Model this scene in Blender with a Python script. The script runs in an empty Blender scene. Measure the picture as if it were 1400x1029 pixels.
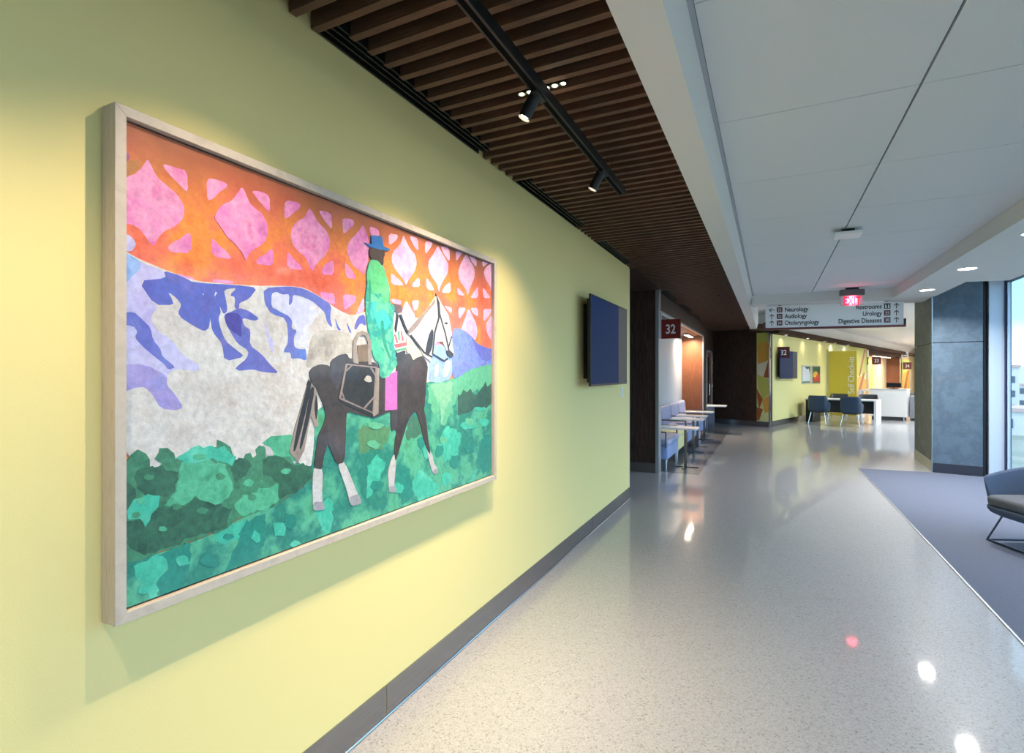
import bpy, bmesh, math, random
from mathutils import Vector, Matrix, Euler
random.seed(7)
SC = bpy.context.scene
COL = SC.collection
PI = math.pi

# ------------------------------------------------------------------ camera, sky, exposure
YAW = math.atan(352 / 714)
cam_data = bpy.data.cameras.new('camera')
cam = bpy.data.objects.new('camera', cam_data)
COL.objects.link(cam)
cam.location = (0, 0, 1.55)
cam.rotation_euler = (PI / 2, 0, YAW)
cam_data.sensor_width = 36
cam_data.lens = 714 / 1400 * 36
cam_data.shift_y = -4.5 / 1400
cam_data.clip_start = 0.02
cam_data.clip_end = 2000
SC.camera = cam
SC.view_settings.view_transform = 'Standard'
SC.view_settings.look = 'None'
SC.view_settings.gamma = 1
SC.view_settings.use_curve_mapping = False
SC.view_settings.exposure = 0.42
SC.cycles.use_denoising = True
SC.cycles.max_bounces = 10
SC.cycles.diffuse_bounces = 6
SC.cycles.glossy_bounces = 4
SC.cycles.transparent_max_bounces = 8
SC.cycles.sample_clamp_indirect = 6

SKY_STRENGTH = 3.2
world = bpy.data.worlds.new('world')
SC.world = world
world.use_nodes = True
wn = world.node_tree
wtc = wn.nodes.new('ShaderNodeTexCoord'); wsp = wn.nodes.new('ShaderNodeSeparateXYZ')
wn.links.new(wtc.outputs['Generated'], wsp.inputs[0])
wrp = wn.nodes.new('ShaderNodeValToRGB')                     # height above the horizon -> clear sky colour
wn.links.new(wsp.outputs['Z'], wrp.inputs[0])
e = wrp.color_ramp.elements
e[0].position = 0; e[0].color = (.80, .86, .90, 1)
e[1].position = 1; e[1].color = (.44, .52, .68, 1)
for p_, c_ in ((.035, (.62, .76, .86)), (.075, (.24, .56, .80)), (.13, (.22, .52, .78)), (.4, (.44, .57, .72))):
    q_ = e.new(p_); q_.color = (*c_, 1)
wn.links.new(wrp.outputs[0], wn.nodes['Background'].inputs[0])
wn.nodes['Background'].inputs[1].default_value = SKY_STRENGTH

sun_data = bpy.data.lights.new('sun', 'SUN')
sun_data.energy = 2.2
sun_data.angle = 0.01
sun_data.color = (1, .95, .86)
sun = bpy.data.objects.new('sun', sun_data)
COL.objects.link(sun)
sun.rotation_euler = (math.radians(45), 0, math.radians(-75))
sun.location = (-20, 0, 30)

def portal(loc, rot, w, h):
    d = bpy.data.lights.new('window_portal', 'AREA')
    d.shape = 'RECTANGLE'; d.size = w; d.size_y = h
    d.cycles.is_portal = True
    o = bpy.data.objects.new('window_portal', d)
    COL.objects.link(o); o.location = loc; o.rotation_euler = rot
portal((3.26, 3.1, 1.5), (PI / 2, 0, PI / 2), 14.2, 2.9)
BC_ANG = math.atan2(-.307, .952)
portal((3.9, 13.4, 1.65), (PI / 2, 0, PI / 2 - math.atan2(7.35, 34.7)), 5.2, 3.2)  # unseen opening, invented so that sky lights the far lobby

# light energies (W)
E_DOWN, E_SPOT, E_NICHE, E_WASH, E_FAR, E_LINE = 40, 45, 40, 1.2, 82, 18

# ------------------------------------------------------------------ helpers
def lin(c):
    return tuple(((v / 255) / 12.92 if v / 255 <= .04045 else ((v / 255 + .055) / 1.055) ** 2.4) for v in c)

def mat(name, col, rough=.5, metal=0., spec=.5, coat=0., coat_rough=.1, var=None, bump=None, emit=None, stretch=None):
    """var=(scale, [other colours], detail)  bump=(scale, strength)  stretch=(sx,sy,sz)"""
    m = bpy.data.materials.new(name)
    m.use_nodes = True
    nt = m.node_tree; b = nt.nodes['Principled BSDF']
    b.inputs['Base Color'].default_value = (*lin(col), 1)
    b.inputs['Roughness'].default_value = rough
    b.inputs['Metallic'].default_value = metal
    b.inputs['Specular IOR Level'].default_value = spec
    b.inputs['Coat Weight'].default_value = coat
    b.inputs['Coat Roughness'].default_value = coat_rough
    vec = None
    if var or bump:
        tc = nt.nodes.new('ShaderNodeTexCoord')
        mp = nt.nodes.new('ShaderNodeMapping')
        nt.links.new(tc.outputs['Object'], mp.inputs[0])
        if stretch: mp.inputs['Scale'].default_value = stretch
        vec = mp.outputs[0]
    if var:
        n = nt.nodes.new('ShaderNodeTexNoise')
        n.inputs['Scale'].default_value = var[0]
        n.inputs['Detail'].default_value = var[2] if len(var) > 2 else 4
        n.inputs['Roughness'].default_value = .6
        nt.links.new(vec, n.inputs['Vector'])
        r = nt.nodes.new('ShaderNodeValToRGB')
        cols = [col] + list(var[1])
        r.color_ramp.elements[0].position = .3
        r.color_ramp.elements[0].color = (*lin(cols[0]), 1)
        r.color_ramp.elements[1].position = .7
        r.color_ramp.elements[1].color = (*lin(cols[-1]), 1)
        for i, c in enumerate(cols[1:-1]):
            e = r.color_ramp.elements.new(.3 + .4 * (i + 1) / (len(cols) - 1))
            e.color = (*lin(c), 1)
        nt.links.new(n.outputs['Fac'], r.inputs[0])
        nt.links.new(r.outputs[0], b.inputs['Base Color'])
    if bump:
        n = nt.nodes.new('ShaderNodeTexNoise')
        n.inputs['Scale'].default_value = bump[0]
        n.inputs['Detail'].default_value = 3
        nt.links.new(vec, n.inputs['Vector'])
        bp = nt.nodes.new('ShaderNodeBump')
        bp.inputs['Strength'].default_value = bump[1]
        bp.inputs['Distance'].default_value = .004
        nt.links.new(n.outputs['Fac'], bp.inputs['Height'])
        nt.links.new(bp.outputs[0], b.inputs['Normal'])
    if emit:
        b.inputs['Emission Color'].default_value = (*lin(emit[0]), 1)
        b.inputs['Emission Strength'].default_value = emit[1]
    return m

class MB:
    def __init__(s): s.bm = bmesh.new()
    def box(s, x0, x1, y0, y1, z0, z1):
        v = [s.bm.verts.new((x, y, z)) for z in (z0, z1) for y in (y0, y1) for x in (x0, x1)]
        for f in ((0, 2, 3, 1), (4, 5, 7, 6), (0, 1, 5, 4), (2, 6, 7, 3), (0, 4, 6, 2), (1, 3, 7, 5)):
            s.bm.faces.new([v[i] for i in f])
        return s
    def hexa(s, lo, hi):
        """lo, hi: 4 points each, same winding"""
        a = [s.bm.verts.new(p) for p in lo]; b = [s.bm.verts.new(p) for p in hi]
        n = len(a)
        s.bm.faces.new(a[::-1]); s.bm.faces.new(b)
        for i in range(n): s.bm.faces.new((a[i], a[(i + 1) % n], b[(i + 1) % n], b[i]))
        return s
    def prism(s, pts, fn, lo, hi):
        """2-D outline extruded; fn(p, q, h) -> xyz"""
        return s.hexa([fn(p[0], p[1], lo) for p in pts], [fn(p[0], p[1], hi) for p in pts])
    def cyl(s, p0, p1, r0, r1=None, n=16, caps=True):
        r1 = r0 if r1 is None else r1
        p0, p1 = Vector(p0), Vector(p1); d = (p1 - p0).normalized()
        a = d.orthogonal().normalized(); b = d.cross(a)
        A = [s.bm.verts.new(p0 + r0 * (math.cos(2 * PI * i / n) * a + math.sin(2 * PI * i / n) * b)) for i in range(n)]
        B = [s.bm.verts.new(p1 + r1 * (math.cos(2 * PI * i / n) * a + math.sin(2 * PI * i / n) * b)) for i in range(n)]
        for i in range(n): s.bm.faces.new((A[i], A[(i + 1) % n], B[(i + 1) % n], B[i]))
        if caps: s.bm.faces.new(A[::-1]); s.bm.faces.new(B)
        return s
    def tube(s, pts, r, n=10):
        for a, b in zip(pts, pts[1:]): s.cyl(a, b, r, r, n)
        return s
    def ring(s, c, r0, r1, z0, z1, n=28):
        """flat annulus with thickness, axis z"""
        def circ(r, z): return [s.bm.verts.new((c[0] + r * math.cos(2 * PI * i / n), c[1] + r * math.sin(2 * PI * i / n), z)) for i in range(n)]
        a, b, d, e = circ(r0, z0), circ(r1, z0), circ(r1, z1), circ(r0, z1)
        for i in range(n):
            j = (i + 1) % n
            for q in ((a, b), (b, d), (d, e), (e, a)): s.bm.faces.new((q[0][i], q[1][i], q[1][j], q[0][j]))
        return s
    def loft(s, rows, closed=True, cap=True):
        R = [[s.bm.verts.new(p) for p in row] for row in rows]
        n = len(R[0])
        for a, b in zip(R, R[1:]):
            for i in range(n if closed else n - 1): s.bm.faces.new((a[i], a[(i + 1) % n], b[(i + 1) % n], b[i]))
        if cap and closed: s.bm.faces.new(R[0][::-1]); s.bm.faces.new(R[-1])
        return s
    def build(s, name, m, parent=None, bevel=0, smooth=False, sub=0, tri=False, loc=None):
        bmesh.ops.recalc_face_normals(s.bm, faces=s.bm.faces)
        if tri: bmesh.ops.triangulate(s.bm, faces=s.bm.faces)
        me = bpy.data.meshes.new(name)
        s.bm.to_mesh(me); s.bm.free()
        me.materials.append(m)
        if smooth:
            for p in me.polygons: p.use_smooth = True
        o = bpy.data.objects.new(name, me); COL.objects.link(o)
        if parent: o.parent = parent
        if loc: o.location = loc
        if bevel:
            md = o.modifiers.new('bevel', 'BEVEL'); md.width = bevel; md.segments = 2; md.limit_method = 'ANGLE'
        if sub:
            md = o.modifiers.new('sub', 'SUBSURF'); md.levels = sub; md.render_levels = sub
        return o

def tag(o, label, cat, group=None, kind=None):
    o['label'] = label; o['category'] = cat
    if group: o['group'] = group
    if kind: o['kind'] = kind
    return o
def empty(name, loc, label, cat, rz=0, group=None, kind=None):
    o = bpy.data.objects.new(name, None); COL.objects.link(o)
    o.empty_display_size = .1
    o.location = loc; o.rotation_euler = (0, 0, rz)
    return tag(o, label, cat, group, kind)
def struct(mb, name, m, label, cat, **k):
    return tag(mb.build(name, m, **k), label, cat, None, 'structure')
def link_copy(src, parent=None, loc=None):
    c = src.copy(); COL.objects.link(c)
    if parent: c.parent = parent
    if loc: c.location = loc
    return c
def copy_tree(src, loc=None, rz=None, label=None, parent=None):
    c = src.copy(); COL.objects.link(c)
    if parent: c.parent = parent
    if loc is not None: c.location = loc
    if rz is not None: c.rotation_euler = (0, 0, rz)
    if label: c['label'] = label
    for ch in list(src.children): copy_tree(ch, parent=c)
    return c

def text(body, size, m, parent, loc, adv=(1, 0, 0), up=(0, 0, 1), align='LEFT', sx=1., depth=.002, weight=0., name='lettering', spacing=1.):
    cu = bpy.data.curves.new('t', 'FONT'); cu.body = body; cu.size = size
    cu.align_x = align; cu.extrude = depth; cu.offset = weight; cu.space_character = spacing
    t = bpy.data.objects.new('t', cu); COL.objects.link(t)
    bpy.context.view_layer.update()
    dg = bpy.context.evaluated_depsgraph_get()
    me = bpy.data.meshes.new_from_object(t.evaluated_get(dg))
    bpy.data.objects.remove(t); bpy.data.curves.remove(cu)
    A, U = Vector(adv).normalized(), Vector(up).normalized(); N = A.cross(U)
    M4 = Matrix(((A[0] * sx, U[0], N[0], 0), (A[1] * sx, U[1], N[1], 0), (A[2] * sx, U[2], N[2], 0), (0, 0, 0, 1)))
    me.transform(M4)
    me.materials.clear(); me.materials.append(m)
    o = bpy.data.objects.new(name, me); COL.objects.link(o)
    o.parent = parent; o.location = loc
    return o

def area_light(parent, loc, size, energy, color, spread=2.6, rot=(0, 0, 0)):
    d = bpy.data.lights.new('lamp_light', 'AREA'); d.shape = 'DISK'; d.size = size
    d.energy = energy; d.color = color; d.spread = spread
    o = bpy.data.objects.new('lamp_light', d); COL.objects.link(o)
    o.parent = parent; o.location = loc; o.rotation_euler = rot
    return o
def spot_light(parent, loc, target, energy, color, angle=70, blend=.6, r=.02):
    d = bpy.data.lights.new('lamp_light', 'SPOT'); d.energy = energy; d.color = color
    d.spot_size = math.radians(angle); d.spot_blend = blend; d.shadow_soft_size = r
    o = bpy.data.objects.new('lamp_light', d); COL.objects.link(o)
    o.parent = parent; o.location = loc
    o.rotation_euler = (Vector(target) - Vector(loc)).to_track_quat('-Z', 'Y').to_euler()
    return o
def rrect(x0, x1, y0, y1, r, n=5):
    p = []
    for cx, cy, a in ((x1 - r, y1 - r, 0), (x0 + r, y1 - r, 90), (x0 + r, y0 + r, 180), (x1 - r, y0 + r, 270)):
        for i in range(n + 1):
            t = math.radians(a + 90 * i / n); p.append((cx + r * math.cos(t), cy + r * math.sin(t)))
    return p
XYZ = lambda p, q, h: (p, q, h)      # outline in plan, height
XZY = lambda p, q, h: (p, h, q)      # outline in x-z, depth along y
YZX = lambda p, q, h: (h, p, q)      # outline in y-z, depth along x

# ------------------------------------------------------------------ materials
SOFT = (1, .91, .80); WARM = (1, .80, .56); NEUT = (1, .97, .94)
m_yellow = mat('paint_yellow', (243, 225, 156), .62, spec=.3, bump=(260, .10))
m_yellow2 = mat('paint_yellow_far', (238, 232, 160), .6, spec=.3, bump=(200, .08))
m_white = mat('paint_white', (228, 229, 230), .6, spec=.3, bump=(200, .06))
m_beige = mat('paint_beige', (214, 196, 160), .6)
m_beam = mat('paint_beam', (222, 220, 216), .6, spec=.3)
m_panel = mat('ceiling_panel', (222, 224, 226), .75, spec=.2, var=(420, [(214, 217, 220), (229, 230, 231)], 2), bump=(500, .12))
m_joint = mat('joint_dark', (38, 38, 40), .8)
m_black = mat('black_metal', (22, 23, 24), .45, spec=.4)
m_plenum = mat('plenum_black', (9, 9, 9), .95, spec=.1)
m_wood = mat('dark_wood', (70, 50, 41), .42, spec=.35, var=(9, [(56, 40, 33), (84, 61, 49), (62, 45, 37)], 8), stretch=(9, 9, .5), bump=(70, .06))
m_wood_matt = mat('dark_wood_matt', (70, 50, 41), .8, spec=.08, var=(9, [(58, 42, 34), (80, 58, 47)], 6), stretch=(9, .5, 9))
m_slat = mat('slat_wood', (100, 74, 58), .5, spec=.3, var=(10, [(86, 62, 49), (114, 85, 67)], 6), stretch=(.6, 12, 12))
m_redwood = mat('red_wood', (140, 88, 62), .4, spec=.35, var=(9, [(118, 72, 50), (156, 100, 72)], 7), stretch=(9, 9, .5))
m_steel = mat('brushed_steel', (150, 153, 160), .26, metal=1., var=(60, [(138, 141, 148), (160, 163, 170)], 3), stretch=(1, .03, 6))
m_steel2 = mat('steel_trim', (196, 198, 200), .22, metal=1.)
m_alu = mat('aluminium', (205, 208, 212), .35, metal=.85)
m_dkmetal = mat('bronze_metal', (104, 92, 84), .4, metal=.7)
m_chrome = mat('chrome', (215, 217, 220), .12, metal=1.)
m_carpet = mat('carpet', (122, 128, 145), .95, spec=.1, var=(240, [(106, 112, 129), (140, 146, 161)], 4), bump=(380, .8))
m_inlay = mat('floor_inlay', (112, 113, 117), .35, spec=.4, coat=.4, coat_rough=.1, var=(300, [(104, 105, 109), (120, 121, 125)], 3))
m_conc_blue_lit = mat('concrete', (104, 116, 128), .55, spec=.35, var=(5, [(86, 105, 122), (100, 119, 136), (92, 110, 128)], 9), bump=(30, .15))  # blue of the window light on the front face is put into this colour
m_conc_shaded = mat('concrete_side', (130, 134, 118), .6, spec=.3, var=(4, [(116, 120, 104), (142, 146, 130)], 8), bump=(30, .15))  # same concrete with the shade of the left face put into the colour
m_frame = mat('frame_maple', (196, 182, 168), .5, spec=.35, var=(14, [(206, 192, 178), (186, 172, 158)], 6), stretch=(10, 1, 1))
m_red = mat('sign_red', (128, 30, 26), .4)
m_maroon = mat('sign_maroon', (98, 26, 34), .4)
m_signw = mat('sign_white', (236, 236, 237), .45)
m_ink = mat('sign_ink', (34, 34, 40), .5)
m_letter = mat('letter_white', (240, 240, 238), .45)
m_screen = mat('screen_glass', (5, 6, 8), .09, spec=.75)
m_bezel = mat('bezel', (14, 15, 17), .35)
m_lilac = mat('vinyl_lilac', (178, 182, 214), .5, spec=.35)
m_lilac2 = mat('vinyl_blue', (146, 166, 214), .5, spec=.35)
m_cream = mat('vinyl_cream', (226, 220, 160), .5, spec=.35)
m_laminate = mat('laminate_white', (238, 239, 240), .3, spec=.5)
m_navy = mat('vinyl_navy', (44, 66, 90), .38, spec=.5)
m_slate = mat('vinyl_slate', (58, 62, 66), .4, spec=.5)
m_grey = mat('fabric_grey', (100, 114, 138), .9, spec=.15, var=(300, [(90, 104, 128), (112, 126, 150)], 3), bump=(420, .5))
m_greyseat = mat('fabric_seat', (122, 126, 133), .9, spec=.15, var=(300, [(112, 116, 124), (132, 136, 142)], 3), bump=(420, .5))
m_olive = mat('panel_olive', (206, 192, 70), .5)
m_orange = mat('mural_orange', (226, 170, 74), .5); m_rust = mat('mural_rust', (168, 94, 46), .5)
m_palegreen = mat('mural_pale_green', (222, 226, 160), .5); m_lime = mat('mural_lime', (196, 198, 96), .5); m_cream2 = mat('mural_cream', (236, 228, 196), .5)
m_lamp = mat('lamp_lens', (255, 246, 230), .4, emit=((255, 244, 228), 14))
m_lamp_soft = mat('lamp_lens_soft', (255, 248, 238), .4, emit=((255, 248, 238), 4))
m_lamp2 = mat('spot_lens', (255, 246, 230), .4, emit=((255, 240, 214), 10))
m_lamp3 = mat('spot_lens_bright', (255, 246, 230), .4, emit=((255, 238, 208), 45))
m_exit = mat('exit_red', (240, 40, 66), .4, emit=((255, 24, 66), 1.1))
m_exitglass = mat('exit_panel', (206, 200, 206), .15, spec=.5)
m_grey_box = mat('grey_housing', (96, 98, 104), .5)
m_sled = mat('dark_steel', (88, 96, 112), .35, metal=.9)
m_basedark = mat('base_dark', (62, 68, 80), .4, metal=.4)
m_mullion = mat('mullion_blue_grey', (200, 214, 232), .4, spec=.4)
m_winframe = mat('window_frame', (30, 46, 84), .4, spec=.4)

m_floor = bpy.data.materials.new('floor_terrazzo'); m_floor.use_nodes = True
nt = m_floor.node_tree; b = nt.nodes['Principled BSDF']
tc = nt.nodes.new('ShaderNodeTexCoord')
v1 = nt.nodes.new('ShaderNodeTexVoronoi'); v1.inputs['Scale'].default_value = 150
nt.links.new(tc.outputs['Object'], v1.inputs['Vector'])
sep = nt.nodes.new('ShaderNodeSeparateColor'); nt.links.new(v1.outputs['Color'], sep.inputs[0])
rp = nt.nodes.new('ShaderNodeValToRGB')
rp.color_ramp.interpolation = 'CONSTANT'
els = rp.color_ramp.elements
els[0].position = 0; els[0].color = (*lin((138, 138, 138)), 1)
els[1].position = .05; els[1].color = (*lin((158, 158, 160)), 1)
for p, c in ((.24, (168, 169, 173)), (.62, (173, 174, 178)), (.9, (181, 181, 182))):
    e = els.new(p); e.color = (*lin(c), 1)
nt.links.new(sep.outputs[0], rp.inputs[0]); nt.links.new(rp.outputs[0], b.inputs['Base Color'])
b.inputs['Roughness'].default_value = .34
b.inputs['Specular IOR Level'].default_value = .4
b.inputs['Coat Weight'].default_value = .6
b.inputs['Coat Roughness'].default_value = .05
n2 = nt.nodes.new('ShaderNodeTexNoise'); n2.inputs['Scale'].default_value = 1.6
nt.links.new(tc.outputs['Object'], n2.inputs['Vector'])
bp = nt.nodes.new('ShaderNodeBump'); bp.inputs['Strength'].default_value = .05; bp.inputs['Distance'].default_value = .02
nt.links.new(n2.outputs['Fac'], bp.inputs['Height']); nt.links.new(bp.outputs[0], b.inputs['Coat Normal'])

m_glass = bpy.data.materials.new('window_glass'); m_glass.use_nodes = True
nt = m_glass.node_tree; nt.nodes.remove(nt.nodes['Principled BSDF'])
tr = nt.nodes.new('ShaderNodeBsdfTransparent'); tr.inputs[0].default_value = (.84, .92, .96, 1)
gl = nt.nodes.new('ShaderNodeBsdfGlossy'); gl.inputs['Roughness'].default_value = .02
fr = nt.nodes.new('ShaderNodeFresnel'); fr.inputs[0].default_value = 1.3
mx = nt.nodes.new('ShaderNodeMixShader')
gm = nt.nodes.new('ShaderNodeNewGeometry')            # the way out of the pane does not reflect a second time
mm = nt.nodes.new('ShaderNodeMath'); mm.operation = 'MULTIPLY_ADD'; mm.inputs[1].default_value = -1; mm.inputs[2].default_value = 1
nt.links.new(gm.outputs['Backfacing'], mm.inputs[0])
m2 = nt.nodes.new('ShaderNodeMath'); m2.operation = 'MULTIPLY'
nt.links.new(mm.outputs[0], m2.inputs[0]); nt.links.new(fr.outputs[0], m2.inputs[1])
nt.links.new(m2.outputs[0], mx.inputs[0]); nt.links.new(tr.outputs[0], mx.inputs[1]); nt.links.new(gl.outputs[0], mx.inputs[2])
nt.links.new(mx.outputs[0], nt.nodes['Material Output'].inputs[0])
# ------------------------------------------------------------------ setting: floor, walls, ceilings
struct(MB().prism([(-6, -4.2), (3.25, -4.2), (3.25, 10.7), (10.65, 45.4), (10.65, 48.5), (-6, 48.5)], XYZ, -.2, 0), 'floor', m_floor,
       'pale grey speckled polished floor running down the hall', 'floor')
struct(MB().prism([(1.31, -4), (3.12, -4), (3.12, 10.1), (2.88, 10.1), (2.28, 10.2), (1.31, 10.1)], XYZ, 0, .005), 'carpet', m_carpet,
       'blue grey carpet laid along the window side of the hall', 'carpet')
struct(MB().box(1.296, 1.309, -4, 10.1, 0, .006), 'trim_1', m_alu, 'thin metal strip between the polished floor and the carpet', 'trim')
struct(MB().box(-2.08, -.97, 8.42, 15.3, 0, .003), 'floor_inlay', m_inlay, 'darker grey floor strip under the waiting chairs', 'floor')

struct(MB().box(-1.75, -1.55, -4, 6.405, 0, 3.0), 'wall_left', m_yellow, 'pale yellow wall that carries the big painting', 'wall')
struct(MB().box(-1.755, -1.546, 6.405, 6.42, .147, 2.84), 'trim_2', m_white, 'white corner bead at the end of the yellow wall', 'trim')
bb = empty('baseboard_left', (-1.55, 1.857, 0), 'brushed steel baseboard along the yellow wall', 'baseboard', kind='structure')
for y0, y1 in ((-4, -1.2), (-1.194, 1.854), (1.860, 4.908), (4.914, 6.425)):
    MB().box(0, .006, y0 - 1.857, y1 - 1.857, .004, .147).build('panel', m_steel, bb)
MB().cyl((.004, -4 - 1.857, .007), (.004, 6.425 - 1.857, .007), .007, n=10).build('quarter_round', m_steel2, bb)

struct(MB().box(-4.1, -4, 6.0, 8.6, 0, 2.84), 'wall_passage', m_wood, 'dark wood end wall of the side passage', 'wall')
struct(MB().box(-4, -1.75, 6.2, 6.405, 0, 2.84), 'wall_passage_near', m_wood, 'wall of the side passage behind the yellow wall end', 'wall')
struct(MB().box(-4.1, -1.5, 6.42, 8.4, 2.84, 2.9), 'ceiling_passage', m_wood, 'flat dark wood soffit over the side passage', 'ceiling')
pier = struct(MB().box(-4, -1.56, 8.25, 8.4, 0, 2.84), 'wall_pier', m_wood, 'dark wood pier wall facing down the hall beside the yellow wall', 'wall')
struct(MB().box(-4, -1.59, 8.24, 8.25, 0, .15), 'baseboard_pier', mat('baseboard_taupe', (128, 120, 112), .35, metal=.7), 'taupe metal baseboard at the foot of the dark pier', 'baseboard')
struct(MB().box(-1.585, -1.535, 8.235, 8.255, 0, 2.84).box(-1.56, -1.535, 8.255, 8.42, 0, 2.84), 'trim_3', m_alu, 'shiny steel corner guard on the dark pier', 'trim')

m_nichegrey = mat('niche_panel', (206, 212, 220), .5)
nb = struct(MB().box(-2.2, -2.09, 8.4, 14.5, 0, 2.51), 'wall_niche', m_nichegrey, 'light grey back panel of the waiting niche', 'wall')
MB().box(-2.095, -2.085, 11.4, 11.41, .2, 2.5).build('panel_joint', m_joint, nb)
struct(MB().box(-2.2, -1.56, 8.4, 14.5, 2.51, 2.84), 'wall_header', m_wood, 'dark wood header above the waiting niche', 'wall')
struct(MB().box(-2.09, -1.56, 14.46, 14.5, 0, 2.51), 'wall_niche_end', m_redwood, 'lit reddish wood end panel of the waiting niche', 'wall')
nf = empty('trim_4', (-1.55, 11.4, 0), 'slim pale metal frame around the waiting niche', 'trim', kind='structure')
MB().box(-.02, .012, -2.99, -2.94, 0, 2.5).build('jamb', m_alu, nf)
MB().box(-.02, .012, 3.0, 3.06, 0, 2.5).build('jamb', m_alu, nf)
MB().box(-.02, .012, -2.99, 3.06, 2.5, 2.54).build('head', m_alu, nf)
struct(MB().box(-2.2, -1.56, 14.5, 17.5, 0, 2.84), 'wall_door', m_wood, 'dark wood wall around the far door', 'wall')

# door on the dark wall
dr = empty('door_1', (-1.56, 15.95, 0), 'narrow wood door with glass strip beside the niche', 'door', kind='structure')
MB().box(0, .03, -.72, -.66, 0, 2.2).box(0, .03, .66, .72, 0, 2.2).box(0, .03, -.72, .72, 2.14, 2.2).build('frame', m_alu, dr)
MB().box(0, .012, -.66, .66, .01, 2.14).build('leaf', m_redwood, dr)
MB().box(.012, .022, -.5, -.2, .35, 2.0).build('glass_strip', m_screen, dr)
for z in (.3, 1.1, 1.9): MB().box(.012, .05, .62, .70, z, z + .14).build('hinge', m_steel2, dr)
MB().tube([(.012, -.58, .95), (.07, -.58, .95), (.07, -.58, 1.25), (.012, -.58, 1.25)], .012).build('handle', m_steel2, dr)

# angled end wall A-B
A2, B2 = Vector((-1.56, 17.35)), Vector((0.0, 16.7))
ab = (B2 - A2).normalized(); abn = Vector((ab[1], -ab[0]))          # normal towards the camera
def AB(q, off): p = A2 + ab * q + abn * off; return (p[0], p[1])
LAB = (B2 - A2).length
def abox(q0, q1, o0, o1, z0, z1): return MB().prism([AB(q0, o0), AB(q1, o0), AB(q1, o1), AB(q0, o1)], XYZ, z0, z1)
struct(abox(-.3, LAB, -.2, 0, 0, 2.84), 'wall_end', m_wood, 'dark wood wall closing the far end of the slatted hall', 'wall')
struct(abox(0, LAB, 0, .012, 0, .15), 'baseboard_end', m_steel, 'steel baseboard under the dark end wall and mural', 'baseboard')
Z90 = Vector((0, 0, 1))
def mural(root, base, adv, n, w, z0, z1, shapes, th=.006):
    """pieces in unit coordinates laid over a panel"""
    adv, n = Vector(adv), Vector(n)
    for i, (m, pts) in enumerate(shapes):
        off = th + .0015 * (i + 1)
        f = lambda u, v, h: tuple(Vector(base) + adv * (u * w) + n * h + Z90 * (z0 + v * (z1 - z0)))
        MB().prism(pts, f, .0, off).build('colour_field', m, root, tri=True)
mu = empty('mural', (*AB(LAB - .36, 0), 0), 'orange and pale green mural strip at the end of the dark wood wall', 'mural', kind='structure')
ml = Vector(mu.location)
abd = Vector((ab[0], ab[1], 0)); abN = Vector((abn[0], abn[1], 0))
mural(mu, (0, 0, 0), abd, abN, .36, .15, 2.72, [
    (m_palegreen, [(0, 0), (1, 0), (1, 1), (0, 1)]),
    (m_lime, [(0, .8), (.9, .84), (.9, 1), (0, 1)]),
    (m_orange, [(.05, .84), (.2, .88), (.5, .91), (.95, .87), (1, .70), (.6, .67), (.1, .65)]),
    (m_cream2, [(0, .64), (.85, .68), (.6, .5), (.05, .53)]),
    (m_rust, [(.95, .70), (1, .7), (1, .49), (.55, .5)]),
    (m_lime, [(.05, .53), (1, .47), (1, .32), (.5, .25), (.15, .37)]),
    (m_rust, [(.02, .37), (.5, .25), (.2, .14), (.05, .27)]),
    (m_orange, [(.45, .24), (1, .3), (1, .12), (.65, .1)]),
    (m_rust, [(.02, .16), (.5, .14), (.2, .01), (.02, .01)])])

# wall B-C: local frame x = away from the wall (t), y = along it (s)
BCW = lambda t, s, z=0: (B2[0] + .952 * t + .307 * s, B2[1] - .307 * t + .952 * s, z)
def bc(o): o.location = BCW(0, 0); o.rotation_euler = (0, 0, BC_ANG); return o
bc(struct(MB().box(-.06, 0, .03, 7.0, 0, 2.72), 'wall_far', m_yellow2, 'pale yellow far wall with the screen and the two posters', 'wall'))
bc(struct(MB().box(-.2, 0, 7.0, 13.5, 0, 2.72), 'wall_far_mural', m_palegreen, 'pale green stretch of far wall behind the check-in panel', 'wall'))
bc(struct(MB().box(-.002, .012, .0, 6.2, 0, .16), 'baseboard_far', m_steel, 'dark steel baseboard under the far yellow wall', 'baseboard'))
bc(struct(MB().box(-.012, .03, -.03, .012, 0, 2.72), 'trim_5', m_steel2, 'steel corner guard between the mural and the far yellow wall', 'trim'))
bc(struct(MB().box(-.05, .26, .0, 30, 2.69, 2.83), 'soffit_far', m_wood_matt, 'dark wood fascia band running above the far walls', 'soffit'))
bc(struct(MB().box(-.05, .0, .0, 30, 2.83, 3.3), 'wall_bulkhead', m_white, 'white bulkhead above the dark fascia band', 'wall'))
bc(struct(MB().box(-.95, -.72, 13.5, 23.4, 0, 2.72), 'wall_far_niche', m_beige, 'beige back wall of the far reception niche', 'wall'))
bc(struct(MB().box(-.718, -.70, 16.6, 18.9, 0, 2.5), 'wall_far_niche_panel', mat('panel_amber', (226, 190, 96), .5), 'amber strip on the back wall of the far niche', 'wall'))
bc(struct(MB().box(-.95, -.0, 13.5, 23.4, 2.5, 2.69), 'wall_far_header', m_wood_matt, 'dark wood header over the far reception niche', 'wall'))
bc(struct(MB().box(-.95, 0, 23.3, 23.4, 0, 2.5), 'wall_far_niche_end', m_redwood, 'reddish wood end panel inside the far niche', 'wall'))
bc(struct(MB().box(-.03, .03, 13.3, 13.7, 0, 2.7), 'trim_6', m_steel2, 'near steel jamb of the far reception niche', 'trim'))
bc(struct(MB().box(-.03, .03, 23.1, 23.5, 0, 2.55), 'trim_7', m_steel2, 'far steel jamb of the far reception niche', 'trim'))
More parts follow.
